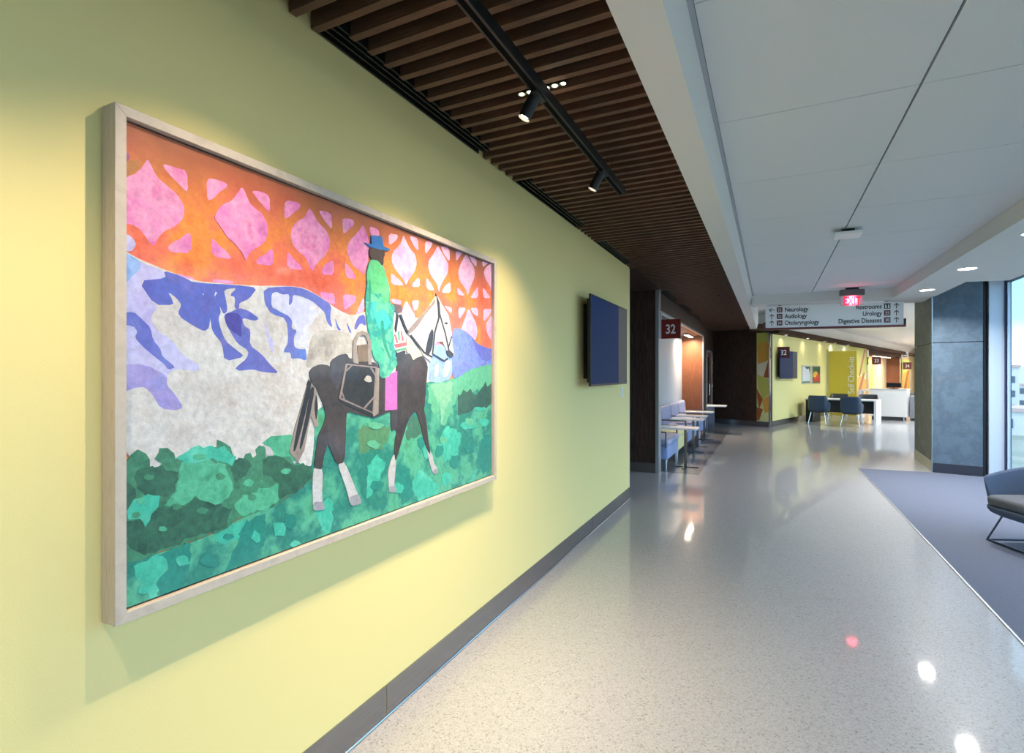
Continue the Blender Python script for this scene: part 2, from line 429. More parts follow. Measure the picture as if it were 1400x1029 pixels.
bc(struct(MB().box(-.2, 0, 23.5, 26.8, 0, 2.72), 'wall_far_orange', m_orange, 'orange mural wall past the far niche', 'wall'))
bc(struct(MB().box(-.2, 0, 26.8, 30, 0, 2.72), 'wall_far_beige', m_beige, 'beige wall at the very end of the far lobby', 'wall'))
bc(struct(MB().box(-.2, 1.2, 30, 30.2, 0, 3.3), 'wall_far_end', mat('paint_amber', (224, 196, 130), .6), 'warm beige wall closing the far lobby', 'wall'))
mu = empty('mural', BCW(.0, 9.6), 'rust branch mural seen between the check-in panel and the far niche', 'mural', rz=BC_ANG, kind='structure')
mural(mu, (0, 0, 0), (0, 1, 0), (1, 0, 0), 3.7, .16, 2.7, [
    (m_lime, [(0, .5), (1, .55), (1, 1), (0, 1)]),
    (m_orange, [(0, .02), (1, .02), (1, .42), (.6, .5), (0, .3)]),
    (m_rust, [(.3, .02), (.5, .02), (.9, .55), (.8, .55)]),
    (m_rust, [(.55, .5), (.62, .5), (.95, .98), (.85, .98)])])
mu = empty('mural', BCW(.0, 23.6), 'rust branch mural at the outer edge of the far niche', 'mural', rz=BC_ANG, kind='structure')
mural(mu, (0, 0, 0), (0, 1, 0), (1, 0, 0), 3.1, .16, 2.4, [
    (m_lime, [(0, .6), (1, .7), (1, 1), (0, 1)]),
    (m_rust, [(.1, .02), (.5, .02), (.9, .7), (.75, .7)])])

struct(MB().box(-.3, .02, 16.72, 16.8, 2.83, 3.32), 'wall_bulkhead_end', m_white, 'white upstand above the corner of the far walls', 'wall')
# slatted wood ceiling
cs = empty('ceiling_slats', (-.98, 6.4, 2.84), 'ceiling of dark wood slats hung across the left of the hall', 'ceiling', kind='structure')
sl = MB().box(-.47, .47, -.016, .016, 0, .085).build('slat', m_slat, cs)
sl_long = MB().box(-.56, .47, -.016, .016, 0, .085).build('slat', m_slat, cs)
diff = [(1.455, 2.675), (3.2, 4.42), (4.95, 6.17), (8.45, 9.67), (10.2, 11.42), (11.95, 13.17), (-.29, .93), (-2.04, -.82)]
y = -2.989; first = {}
while y < 16.85:
    lng = not any(a + .02 < y < b - .01 for a, b in diff)
    src = sl_long if lng else sl
    if src.name not in first: first[src.name] = 1; o = src
    else: o = link_copy(src, cs)
    o.location = (0, y - 6.4, 0)
    y += .1006
MB().box(-.59, .5, -10.4, 10.5, .2, .22).build('plenum', m_plenum, cs)
MB().box(-.42, -.40, -10.4, 10.5, .086, .11).box(.3, .32, -10.4, 10.5, .086, .11).build('carrier', m_black, cs)
struct(MB().box(-1.6, -.3, 16.87, 17.6, 2.83, 2.9).box(-.52, .1, 15.62, 16.86, 2.76, 2.88), 'soffit_end', m_wood, 'dark wood soffit board where the slats meet the end wall', 'soffit')
dg = 0
for i, (a, b_) in enumerate(diff[:6]):
    lab = ['long black slot diffuser above the left part of the painting', 'black slot diffuser above the right end of the painting', 'black slot diffuser above the wall screen at the corner',
           'black slot diffuser over the near end of the waiting niche', 'black slot diffuser over the middle of the waiting niche', 'black slot diffuser over the far end of the waiting niche'][i]
    d = empty('slot_diffuser', (-1.50, a, 2.845), lab, 'air diffuser', group='slot diffusers beside the wood slats')
    L_ = b_ - a
    MB().box(-.045, .055, 0, L_, .05, .06).build('backing', m_plenum, d)
    for x0 in (-.045, -.01, .022, .05):
        MB().box(x0, x0 + .009, 0, L_, 0, .05).build('blade', m_black, d)
    MB().box(-.045, .059, -.004, 0, .01, .04).build('end_cap', m_black, d)

# white ceiling coffer
cc = empty('ceiling', (.75, 3.0, 2.907), 'white panelled ceiling of the hall with one dark lengthwise joint', 'ceiling', kind='structure')
cp = None
for c0, c1 in ((-.248, .634), (.645, 1.768)):
    w_ = c1 - c0; src = None
    for k in range(-6, 8):
        y0 = 2.02 + 1.03 * k
        y1 = min(y0 + 1.03, 10.1)
        o = MB().box(c0 - .75, c1 - .75, y0 + .0025 - 3, y1 - .0025 - 3, 0, .02).build('panel', m_panel, cc)
MB().box(-1.03, 1.03, -7.2, 7.1, .021, .04).build('backing', m_joint, cc)
MB().box(-1.021, -1.0, -7.2, 7.1, -.004, .02).build('edge_strip', mat('edge_grey', (168, 172, 178), .6), cc)
struct(MB().hexa([(x, -4, z) for x, z in ((-.473, 2.75), (-.31, 2.75), (-.271, 2.905), (-.271, 3.3), (-.473, 3.3))],
                 [(x, 15.6, z) for x, z in ((-.473, 2.75), (-.31, 2.75), (-.271, 2.905), (-.271, 3.3), (-.473, 3.3))]),
       'beam', m_beam, 'long white ceiling beam between the slats and the panelled ceiling', 'beam')
struct(MB().prism([(1.77, -4), (2.78, -4), (2.78, 8.9), (2.32, 8.8), (2.32, 11), (1.77, 11)], XYZ, 2.75, 3.3), 'ceiling_soffit', m_beam,
       'low white soffit with round downlights along the window side', 'ceiling')
struct(MB().box(-.272, 1.771, 10.1, 10.5, 2.75, 3.3), 'beam', m_beam, 'white cross beam at the far end of the panelled ceiling', 'beam')
struct(MB().box(2.30, 3.3, -4, 11.2, 2.95, 3.0), 'ceiling_pocket', m_white, 'raised ceiling pocket above the window and the column', 'ceiling')
struct(MB().prism([(-.28, 10.45), (3.3, 10.45), (10.65, 45.4), (9.4, 48), (-.28, 17.2)], XYZ, 3.25, 3.32), 'ceiling_far', m_white, 'white ceiling of the far lobby', 'ceiling')
struct(MB().prism([(-6, -4.2), (3.45, -4.2), (3.35, 10.7), (10.7, 45.4), (10.7, 48.5), (-6, 48.5)], XYZ, 3.7, 3.9), 'roof_slab', m_joint, 'concrete slab above the ceilings', 'slab')  # out of view, added to keep sunlight out of the interior
struct(MB().box(-1.75, 3.3, -4.2, -4, 0, 3.7), 'wall_back', m_white, 'white wall behind the viewpoint', 'wall')
struct(MB().box(-6, -5.8, -4, 48.5, -.1, 3.7), 'wall_outer', m_joint, 'outer wall far behind the yellow wall', 'wall')

gw = [(3.3 + (y_ - 10.7) * .2118, y_) for y_ in (16.2, 45.4)]
struct(MB().prism([gw[0], gw[1], (gw[1][0] + .2, gw[1][1]), (gw[0][0] + .2, gw[0][1])], XYZ, 0, 3.3), 'wall_lobby_right', m_white, 'white right hand wall of the far lobby behind the column', 'wall')  # invented and out of view, holds back blue sky light from the lobby
# column by the window
P0, P1, P2 = Vector((2.29, 10.25)), Vector((2.87, 10.13)), Vector((2.395, 11.9))
co = empty('column', (2.29, 10.25, 0), 'blue grey concrete clad column beside the window', 'column', kind='structure')
def face_panel(p, q, z0, z1, m, name, gap=.004, th=.02, e=0):
    p, q = Vector(p) - P0, Vector(q) - P0
    d = (q - p).normalized(); n = Vector((d[1], -d[0]))
    p = p + d * gap; q = q - d * gap
    return MB().prism([p + n * e, q + n * e, q - n * th, p - n * th], lambda a, b_, h: (a, b_, h), z0, z1).build(name, m, co, bevel=.003)
MB().prism([(.03, .03), (.6, -.07), (.85, .2), (.45, 2.0), (.14, 1.62)], XYZ, 0, 3.24).build('core', m_joint, co)
face_panel(P0, P1, .15, 2.02, m_conc_blue_lit, 'panel'); face_panel(P0, P1, 2.03, 3.24, m_conc_blue_lit, 'panel')
face_panel(P2, P0, .16, 2.02, m_conc_shaded, 'panel'); face_panel(P2, P0, 2.03, 3.24, m_conc_shaded, 'panel')
face_panel(P0, P1, 0, .15, m_basedark, 'base', e=.006)
face_panel(P2, P0, 0, .16, mat('base_cream', (196, 192, 164), .35, metal=.4), 'base', e=.006)
MB().cyl((-.006, -.008, 0), (-.006, -.008, 3.0), .011, n=10).build('corner_trim', m_steel2, co)
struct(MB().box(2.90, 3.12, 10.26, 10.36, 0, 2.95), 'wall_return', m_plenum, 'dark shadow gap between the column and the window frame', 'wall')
struct(MB().box(2.955, 3.145, 10.19, 10.26, 0, 2.95), 'trim_8', m_mullion, 'wide pale blue grey window post beside the column', 'trim')
struct(MB().box(2.9, 3.14, 10.37, 10.75, 0, 3.7), 'wall_right', m_mullion, 'outer wall behind the wide window post', 'wall')
struct(MB().box(3.13, 3.32, -4, 10.2, 2.95, 3.7), 'wall_window_head', m_mullion, 'wall strip above the windows', 'wall')

# windows
edges = [10.19, 8.49, 6.79, 5.09, 3.39, 1.69, -.01, -1.71, -4]
for i, (b_, a) in enumerate(zip(edges, edges[1:])):
    w = empty('window_%d' % (i + 1), (3.16, (a + b_) / 2, 0), ['tall blue tinted window beside the column and armchair'][0] if i == 0 else 'tall window bay %s along the right side of the hall' % ['', 'second from the column', 'third from the column', 'fourth from the column', 'fifth from the column', 'sixth from the column', 'seventh from the column', 'nearest the back wall'][i], 'window', kind='structure')
    h = (b_ - a) / 2
    MB().box(-.03, .04, -h, -h + .035, .0, 2.95).build('frame', m_winframe, w)
    MB().box(-.03, .04, h - .035, h, .0, 2.95).build('frame', m_winframe, w)
    MB().box(-.03, .04, -h + .035, h - .035, 0, .06).build('frame', m_winframe, w)
    MB().box(-.03, .04, -h + .035, h - .035, 2.89, 2.95).build('frame', m_winframe, w)
    MB().box(-.012, .02, h - .062, h - .045, .06, 2.89).build('glazing_bead', m_mullion, w)
    MB().box(.0, .006, -h + .035, h - .035, .06, 2.89).build('pane', m_glass, w)
ART=[
('pink_piece','pink',1,[754,2050,785,2068,799,2077,815,2100,828,2127,835,2120,847,2096,862,2081,886,2069,907,2057,925,2033,929,2011,920,1985,897,1960,872,1944,857,1923,845,1895,833,1904,826,1915,810,1934,792,1941,754,1939]),
('pink_piece','pink',1,[868,2129,902,2131,936,2132,938,2070,917,2084,892,2101,874,2116]),
('pink_piece','pink',1,[993,2130,1025,2138,1061,2136,1058,2124,1034,2102,1016,2077,996,2065]),
('pink_piece','pink',1,[880,1900,897,1920,915,1931,930,1948,946,1959,948,1898,892,1889]),
('pink_piece','pink',1,[1007,1961,1034,1939,1058,1927,1077,1905,1011,1901]),
('pink_piece','pink',1,[904,1832,952,1829,957,1821,944,1820,915,1826]),
('pink_piece','pink',1,[1012,1834,1080,1839,1083,1830,1014,1824]),
('pink_piece','pink',1,[1143,2140,1173,2149,1212,2146,1215,2090,1193,2100,1168,2119]),
('pink_piece','pink',1,[1272,2134,1283,2152,1338,2158,1341,2142,1312,2117,1289,2092,1272,2085]),
('pink_piece','pink',1,[1384,2153,1403,2132,1422,2110,1459,2094,1480,2063,1479,2032,1459,1997,1426,1965,1409,1947,1397,1922,1381,1939,1366,1968,1329,1985,1309,2000,1297,2030,1306,2065,1332,2094,1359,2111,1372,2136]),
('pink_piece','pink',1,[1426,2156,1465,2162,1491,2156,1491,2099,1465,2116,1439,2137]),
('pink_piece','pink',1,[1547,2161,1609,2169,1609,2147,1579,2123,1553,2096,1546,2131]),
('pink_piece','pink',1,[1660,2163,1680,2137,1696,2102,1696,2068,1692,2022,1680,1986,1665,1955,1648,1969,1601,1982,1575,2020,1568,2046,1586,2082,1617,2111,1644,2140]),
('pink_piece','pink',1,[1698,2167,1755,2167,1764,2140,1709,2127]),
('pink_piece','pink',1,[1162,1919,1173,1932,1193,1943,1206,1959,1225,1972,1229,1913,1163,1907]),
('pink_piece','pink',1,[1282,1974,1303,1960,1320,1945,1341,1937,1353,1920,1283,1914]),
('pink_piece','pink',1,[1439,1935,1455,1958,1479,1975,1500,1984,1501,1927,1442,1920]),
('pink_piece','pink',1,[1557,1990,1579,1978,1601,1961,1624,1932,1564,1927]),
('pink_piece','pink',1,[1429,1855,1493,1856,1501,1855,1501,1811,1439,1831]),
('pink_piece','pink',1,[1553,1862,1621,1865,1617,1838,1579,1812,1553,1798]),
('pink_piece','pink',1,[1427,1852,1503,1856,1508,1808,1464,1829]),
('pink_piece','pink',1,[1549,1862,1618,1864,1607,1835,1564,1807,1549,1817]),
('pink_piece','pink2',1,[1629,1810,1668,1870,1671,1807,1618,1786]),
('pink_piece','pink2',1,[1824,2166,1889,2175,1878,2149,1824,2111]),
('pink_piece','pink2',1,[1927,2184,1949,2155,1977,2130,2017,2110,2028,2074,2017,2040,1982,2002,1960,1978,1946,1955,1927,1979,1889,2000,1852,2027,1840,2055,1852,2090,1894,2126,1916,2154]),
('pink_piece','pink2',1,[1968,2191,2038,2193,2040,2131,2005,2150]),
('pink_piece','pink2',1,[2092,2193,2161,2203,2138,2168,2095,2126]),
('pink_piece','pink2',1,[2203,2196,2230,2173,2271,2143,2302,2118,2292,2069,2257,2032,2223,1989,2214,1957,2197,2000,2138,2035,2119,2069,2126,2107,2170,2149]),
('pink_piece','pink2',1,[2227,2201,2311,2205,2313,2132,2257,2163]),
('pink_piece','pink2',1,[2372,2212,2448,2217,2417,2188,2375,2147]),
('pink_piece','pink2',1,[2484,2216,2511,2182,2569,2150,2574,2100,2536,2052,2508,2006,2495,1980,2471,2018,2409,2049,2394,2095,2424,2149]),
('pink_piece','pink2',1,[2511,2207,2591,2201,2591,2154,2536,2178]),
('pink_piece','pink2',1,[2764,2213,2899,2220,2899,2033,2783,2031,2746,2075,2691,2111,2673,2143,2700,2174]),
('pink_piece','pink2',1,[2655,2210,2746,2218,2700,2190,2664,2168]),
('pink_piece','pink2',1,[1837,1995,1873,1984,1916,1964,1927,1952,1842,1942]),
('pink_piece','pink2',1,[1988,1954,1999,1977,2046,2011,2054,1964]),
('pink_piece','pink2',1,[2103,2019,2138,1999,2177,1963,2107,1959]),
('pink_piece','pink2',1,[2230,1960,2271,2004,2321,2031,2323,1972]),
('pink_piece','pink2',1,[2382,2013,2432,1996,2463,1975,2387,1973]),
('pink_piece','pink2',1,[2519,1970,2577,2024,2608,2050,2611,1982]),
('pink_piece','pink2',1,[2664,2054,2718,2027,2764,2002,2673,1990]),
('pink_piece','pink2',1,[1832,1880,1916,1882,1905,1861,1852,1861]),
('pink_piece','pink2',1,[1949,1886,1977,1855,2017,1824,1982,1786,1960,1749,1927,1781,1910,1814,1927,1863]),
('pink_piece','pink2',1,[1988,1891,2046,1899,2034,1854,1999,1843]),
('pink_piece','pink2',1,[2257,1900,2335,1895,2328,1863,2285,1882]),
('pink_piece','pink2',1,[2394,1906,2479,1911,2448,1875,2402,1838]),
('pink_piece','pink2',1,[2503,1914,2544,1877,2594,1822,2603,1780,2577,1735,2511,1757,2424,1784,2448,1826,2479,1870]),
('pink_piece','pink2',1,[2519,1916,2606,1926,2608,1874,2552,1886]),
('pink_piece','pink2',1,[2667,1928,2783,1937,2746,1897,2673,1846]),
('pink_piece','pink2',1,[2895,1940,2895,1716,2764,1746,2709,1796,2700,1839,2755,1889]),
('pink_piece','pink',1,[1016,2018,1025,2040,1043,2068,1071,2084,1090,2110,1109,2143,1122,2126,1135,2100,1162,2084,1178,2080,1199,2056,1207,2032,1201,2003,1186,1977,1153,1954,1133,1931,1123,1911,1122,1911,1109,1934,1083,1958,1058,1970,1040,1994]),
('tan_piece','tan',1,[754,2088,785,2107,801,2119,812,2104,796,2077,754,2051]),
('purple_piece','plum',1,[754,2119,781,2126,785,2116,779,2102,754,2088]),
('lilac_piece','lav',1,[754,1913,785,1911,796,1899,800,1890,788,1868,754,1868]),
('mountain','rock',1,[753,1872,810,1853,872,1837,954,1819,1071,1827,1184,1838,1195,1841,1288,1854,1355,1858,1427,1837,1523,1795,1596,1780,1679,1808,1861,1828,2142,1803,2142,1369,1401,1147,722,1220]),
('lavender_piece','lav',1,[753,1870,812,1845,866,1834,879,1815,851,1805,805,1795,846,1736,854,1729,836,1704,841,1683,861,1659,892,1645,919,1603,969,1576,969,1554,903,1564,877,1543,879,1516,903,1488,924,1452,903,1445,861,1453,841,1491,822,1512,803,1513,753,1499]),
('blue_piece','sky',1,[753,1868,812,1850,810,1824,753,1774]),
('violet_piece','vio2',1,[753,1573,822,1574,879,1543,878,1516,903,1488,924,1452,903,1445,861,1453,841,1491,822,1512,803,1513,753,1499]),
('purple_piece','vio',1,[805,1795,877,1814,869,1834,913,1828,952,1815,992,1770,1004,1726,1001,1686,986,1674,963,1683,919,1706,908,1722,919,1745,903,1764,881,1776,892,1758,897,1742,846,1736]),
('blue_piece','blu',1,[753,1706,794,1712,812,1696,836,1673,841,1642,861,1617,866,1596,903,1567,882,1559,871,1575,846,1595,817,1620,796,1644,803,1660,794,1674,753,1676]),
('purple_piece','vio',1,[1099,1757,1133,1751,1172,1730,1154,1719,1109,1727,1116,1701,1140,1690,1136,1640,1183,1611,1212,1580,1250,1549,1183,1554,1147,1563,1099,1557,1084,1566,1126,1597,1133,1622,1092,1644,1073,1673,1054,1701,1047,1730,1073,1742]),
('dark_purple_piece','dvio',1,[1050,1734,1092,1741,1109,1724,1106,1694,1109,1663,1086,1674,1063,1690,1054,1707]),
('purple_piece','vio',1,[981,1786,998,1806,1022,1809,1016,1779,1032,1758,1038,1735,1029,1717,1038,1682,1054,1648,1086,1626,1119,1603,1050,1586,1041,1642,1010,1675,1004,1714,992,1753]),
('purple_piece','vio',1,[924,1817,969,1815,1086,1827,1165,1830,1133,1788,1099,1772,1099,1754,1082,1752,1086,1788,1066,1792,1092,1819,1047,1807,1054,1778,1060,1743,1047,1730,1035,1752,1016,1779,1029,1798,986,1787,969,1779,952,1793]),
('pale_lavender_piece','lav2',1,[1218,1817,1237,1827,1264,1820,1292,1827,1288,1783,1304,1798,1313,1826,1390,1816,1427,1781,1408,1751,1372,1713,1372,1643,1355,1642,1313,1647,1325,1702,1300,1727,1248,1765,1218,1775]),
('blue_piece','blu',1,[1187,1832,1288,1853,1355,1855,1427,1835,1488,1810,1479,1765,1493,1722,1464,1742,1455,1777,1427,1795,1390,1816,1338,1826,1306,1826,1304,1798,1288,1783,1292,1827,1264,1820,1237,1827,1218,1817,1218,1772,1248,1762,1288,1750,1304,1734,1300,1707,1325,1702,1309,1674,1313,1640,1346,1635,1364,1639,1368,1594,1329,1604,1300,1600,1296,1623,1264,1622,1288,1659,1280,1739,1218,1749,1192,1781]),
('lavender_piece','lav',1,[1195,1725,1210,1674,1229,1650,1222,1611,1203,1661,1192,1705]),
('blue_piece','blu',1,[1503,1767,1523,1732,1538,1718,1518,1716]),
('blue_piece','blu',1,[1564,1758,1596,1711,1580,1713]),
('blue_piece','blu',1,[1607,1731,1629,1779,1668,1795,1679,1744,1645,1757,1618,1724]),
('beige_piece','stone',1,[1386,1679,1427,1710,1523,1717,1596,1699,1601,1630,1523,1627,1474,1596,1427,1581,1377,1567,1364,1580]),
('blue_hill','hill',1,[2342,1787,2426,1793,2524,1764,2606,1717,2716,1700,2904,1697,2904,1593,2628,1579,2504,1557,2426,1527,2333,1513,2333,1723]),
('blue_piece','blu',1,[2524,1764,2606,1717,2716,1700,2904,1697,2904,1639,2671,1617,2585,1674]),
('blue_piece','sky',1,[2125,1693,2213,1707,2333,1654,2333,1523,2213,1499,2117,1504,2125,1620]),
('white_piece','white',1,[2280,1624,2324,1610,2298,1538,2246,1528,2255,1576]),
('white_piece','white',1,[2180,1594,2213,1599,2205,1538,2164,1529]),
('pink_piece','pink',1,[2164,1704,2213,1721,2221,1693,2172,1686]),
('meadow','teal',1,[753,1062,840,1056,932,1058,1022,1068,1115,1093,1212,1099,1284,1117,1362,1144,1399,1243,1408,1447,1763,1440,2117,1511,2213,1500,2333,1520,2426,1535,2504,1566,2628,1587,2907,1609,2969,1597,3032,697,690,849]),
('light_green_hill','lgreen',2,[2117,1502,2213,1500,2333,1520,2426,1535,2504,1566,2628,1587,2904,1609,2904,1489,2671,1471,2524,1443,2388,1428,2263,1280,2229,1288,2238,1358,2117,1411]),
('pale_green_piece','pgreen',2,[2132,1493,2333,1508,2333,1430,2263,1357,2238,1283,2221,1369]),
('dark_tree_row','dgreen',0,[2388,1438,2416,1427,2445,1461,2484,1445,2524,1464,2544,1438,2585,1426,2671,1476,2694,1503,2716,1470,2774,1491,2774,1368,2694,1340,2585,1352,2504,1331,2388,1324]),
('light_teal_piece','lteal',2,[1015,1058,1035,1070,1088,1081,1129,1083,1126,1046,1094,1029,1061,1020,1028,1033]),
('light_teal_piece','lteal',2,[793,1044,855,1059,882,1023,871,993,853,989,855,928,832,929,830,965,798,1014]),
('light_teal_piece','lteal',2,[1409,1035,1467,1082,1497,1060,1487,956,1467,931]),
('dark_teal_piece','dteal',2,[858,1053,949,1059,946,991,920,931,855,936,855,988,887,1005]),
('dark_teal_piece','dteal',2,[1122,1079,1192,1081,1196,994,1151,942,1088,944,1054,942,1074,992]),
('light_teal_piece','lteal',2,[2494,931,2585,1009,2611,994,2534,918]),
('light_teal_piece','lteal',2,[1984,1029,2041,1088,2213,985,2180,926,2041,934]),
('light_teal_piece','lteal',2,[1683,1163,1740,1201,1800,1161,1740,1060,1683,1025]),
('light_teal_piece','lteal',2,[2280,1279,2426,1226,2388,1110,2263,1090,2213,1210]),
('dark_teal_piece','dteal',2,[2628,1162,2786,1189,2897,993,2671,962,2585,1040]),
('dark_teal_piece','dteal',2,[1889,1147,1970,1100,1998,974,1915,949,1876,1033]),
('olive_piece','olive',2,[1634,1313,1667,1339,1693,1325,1829,1312,1810,1258,1773,1225,1701,1228,1642,1219]),
('dark_green_piece','mgreen',2,[1936,1276,1984,1349,2056,1334,2056,1255,1956,1239]),
('light_green_piece','lhedge',2,[1212,1333,1259,1338,1305,1329,1301,1292,1318,1244,1235,1266,1192,1312,1188,1322]),
('hedge','hedge',2,[753,1300,786,1336,805,1346,825,1336,835,1316,832,1297,845,1285,868,1300,845,1317,860,1342,882,1342,898,1326,903,1305,915,1315,937,1329,966,1335,1022,1324,1028,1347,1048,1336,1067,1321,1088,1287,1081,1263,1101,1266,1122,1292,1137,1293,1148,1275,1159,1284,1155,1304,1173,1314,1192,1302,1192,1272,1235,1269,1259,1259,1293,1258,1314,1230,1345,1233,1395,1192,1395,1156,1362,1144,1284,1117,1212,1099,1115,1093,1022,1068,932,1058,840,1056,753,1062]),
('dark_hedge_piece','dhedge',2,[798,1292,835,1302,909,1274,903,1218,876,1207,825,1223,798,1245]),
('dark_hedge_piece','dhedge',2,[830,1185,926,1168,955,1191,1022,1158,1074,1122,1054,1071,949,1071,815,1061,781,1103,756,1171,805,1164,825,1138]),
('dark_hedge_piece','dhedge',2,[1088,1206,1061,1267,1115,1283,1148,1253,1115,1220]),
('dark_hedge_piece','dhedge',2,[1181,1261,1235,1269,1310,1234,1390,1207,1390,1164,1345,1136,1251,1117,1243,1177,1188,1213]),
('dark_hedge_piece','dhedge',2,[754,1289,790,1262,798,1224,776,1192,754,1213]),
('light_hedge_piece','lteal',2,[776,1192,790,1215,830,1225,858,1211,858,1184,835,1168,825,1138,805,1164,781,1170]),
('light_hedge_piece','lhedge',2,[866,1187,909,1212,909,1274,926,1293,991,1289,1048,1275,1074,1215,1081,1182,1035,1149,985,1167,955,1191,926,1168]),
('light_hedge_piece','lteal',2,[909,1313,966,1334,1022,1324,1048,1324,1074,1295,1088,1287,1074,1264,1009,1290,932,1290]),
('light_hedge_piece','lhedge',2,[1084,1144,1115,1163,1235,1172,1251,1121,1212,1099,1122,1094,1088,1112]),
('white_piece','white',1,[1185,1313,1212,1303,1231,1273,1196,1275,1195,1298]),
('paper_patch','dhedge',2,[813,1104,799,1108,796,1117,789,1125,802,1130,814,1128,825,1119,825,1111,827,1103]),
('paper_patch','dhedge',2,[875,1151,893,1150,901,1139,910,1129,897,1122,879,1123,866,1132,859,1144,858,1151]),
('paper_patch','dhedge',2,[1013,1094,1004,1095,993,1101,987,1110,986,1119,994,1124,1009,1122,1023,1112,1018,1103]),
('paper_patch','dhedge',2,[888,1249,888,1242,882,1236,871,1239,859,1239,859,1247,859,1254,867,1259,878,1253]),
('paper_patch','dhedge',2,[1294,1177,1302,1184,1321,1178,1338,1166,1329,1157,1321,1151,1309,1147,1296,1158,1280,1168]),
('paper_patch','hedge',2,[843,1272,842,1267,839,1262,830,1262,820,1266,818,1271,820,1276,824,1280,834,1276]),
('paper_patch','hedge',2,[964,1143,960,1149,969,1154,976,1156,987,1152,998,1142,991,1137,989,1134,975,1135]),
('paper_patch','hedge',2,[1029,1225,1022,1230,1020,1239,1023,1243,1035,1248,1044,1240,1054,1233,1046,1226,1041,1225]),
('paper_patch','hedge',2,[1138,1139,1129,1147,1129,1155,1131,1164,1144,1160,1153,1157,1159,1149,1163,1142,1149,1137]),
('paper_patch','hedge',2,[791,1183,799,1183,806,1181,809,1176,809,1171,806,1169,799,1166,790,1172,790,1179]),
('paper_patch','hedge',2,[912,1178,920,1170,915,1166,906,1165,898,1166,892,1172,894,1179,895,1184,906,1183]),
('paper_patch','lhedge',2,[1116,1205,1121,1208,1133,1209,1143,1205,1150,1195,1143,1187,1133,1185,1121,1192,1111,1197]),
('paper_patch','lhedge',2,[1024,1202,1005,1204,996,1213,980,1226,993,1232,1004,1236,1021,1234,1026,1222,1028,1213]),
('paper_patch','lhedge',2,[823,1204,814,1202,807,1204,801,1207,798,1214,803,1217,809,1219,817,1216,818,1211]),
('paper_patch','lhedge',2,[957,1298,951,1305,951,1311,964,1313,981,1311,995,1305,992,1300,990,1296,973,1295]),
('paper_patch','lhedge',2,[1289,1218,1299,1212,1292,1205,1283,1200,1271,1200,1258,1208,1254,1216,1265,1221,1274,1221]),
('paper_patch','lhedge',2,[865,1127,871,1127,876,1120,879,1115,872,1112,862,1114,855,1120,857,1125,857,1130]),
('paper_patch','lteal',2,[940,999,924,1002,910,1004,903,1017,902,1026,906,1032,923,1029,935,1021,937,1012]),
('paper_patch','lteal',2,[1276,1025,1274,1005,1270,990,1249,993,1230,1001,1229,1023,1225,1044,1244,1045,1265,1035]),
('paper_patch','lteal',2,[1318,930,1303,940,1291,950,1299,958,1311,962,1328,953,1337,944,1343,935,1331,931]),
('paper_patch','lteal',2,[811,962,804,968,805,977,807,985,815,984,822,980,824,970,825,960,817,959]),
('paper_patch','lteal',2,[1151,1041,1164,1031,1170,1023,1173,1011,1173,996,1159,994,1149,1006,1140,1019,1147,1031]),
('paper_patch','dteal',2,[992,978,972,993,970,1000,974,1007,991,1012,1011,1000,1019,989,1028,977,1015,969]),
('paper_patch','dteal',2,[1319,1013,1301,1001,1284,1008,1269,1026,1272,1048,1274,1066,1294,1058,1310,1051,1321,1032]),
('paper_patch','dteal',2,[887,930,890,933,906,932,915,926,921,915,924,906,909,907,895,915,888,923]),
('paper_patch','dteal',2,[1053,1056,1066,1052,1073,1047,1081,1038,1072,1036,1062,1036,1052,1040,1044,1047,1047,1054]),
('paper_patch','lteal',2,[2126,1148,2107,1128,2082,1146,2074,1160,2063,1187,2080,1203,2106,1201,2124,1189,2139,1164]),
('paper_patch','lteal',2,[2510,1241,2451,1240,2412,1262,2433,1276,2470,1289,2527,1277,2583,1265,2587,1248,2543,1235]),
('paper_patch','lteal',2,[2629,1288,2669,1286,2712,1277,2736,1266,2728,1248,2703,1234,2656,1239,2614,1260,2613,1273]),
('paper_patch','lteal',2,[1920,1012,1901,1004,1878,1016,1856,1025,1848,1041,1863,1049,1887,1057,1913,1042,1926,1028]),
('paper_patch','lteal',2,[2311,978,2290,970,2257,968,2233,996,2229,1020,2254,1041,2287,1030,2327,1021,2328,994]),
('paper_patch','lteal',2,[2542,1350,2584,1356,2614,1358,2672,1353,2696,1344,2703,1334,2657,1330,2614,1329,2579,1339]),
('paper_patch','lteal',2,[2289,1240,2296,1253,2305,1259,2338,1260,2362,1256,2376,1243,2374,1232,2344,1223,2315,1227]),
('paper_patch','dteal',2,[2172,1148,2184,1168,2192,1190,2218,1181,2243,1180,2251,1149,2233,1133,2218,1126,2200,1121]),
('paper_patch','dteal',2,[2535,1161,2561,1134,2568,1108,2519,1108,2483,1103,2465,1127,2436,1148,2468,1160,2503,1173]),
('paper_patch','dteal',2,[2747,1106,2705,1110,2667,1133,2666,1158,2670,1184,2708,1187,2746,1188,2773,1159,2766,1134]),
('paper_patch','dteal',2,[2047,1243,2064,1246,2074,1230,2091,1213,2082,1194,2059,1187,2038,1202,2031,1217,2032,1235]),
('paper_patch','dteal',2,[2390,1054,2360,1039,2334,1056,2318,1066,2306,1090,2330,1115,2355,1111,2383,1099,2401,1071]),
('paper_patch','dteal',2,[1707,1083,1718,1098,1737,1093,1770,1086,1789,1071,1778,1060,1762,1049,1730,1052,1701,1071]),
('paper_patch','lgreen',2,[2145,1395,2161,1416,2195,1409,2216,1398,2227,1374,2206,1352,2182,1343,2152,1355,2137,1375]),
('paper_patch','lgreen',2,[2517,1254,2485,1263,2469,1275,2464,1288,2470,1302,2508,1300,2548,1291,2552,1278,2556,1261]),
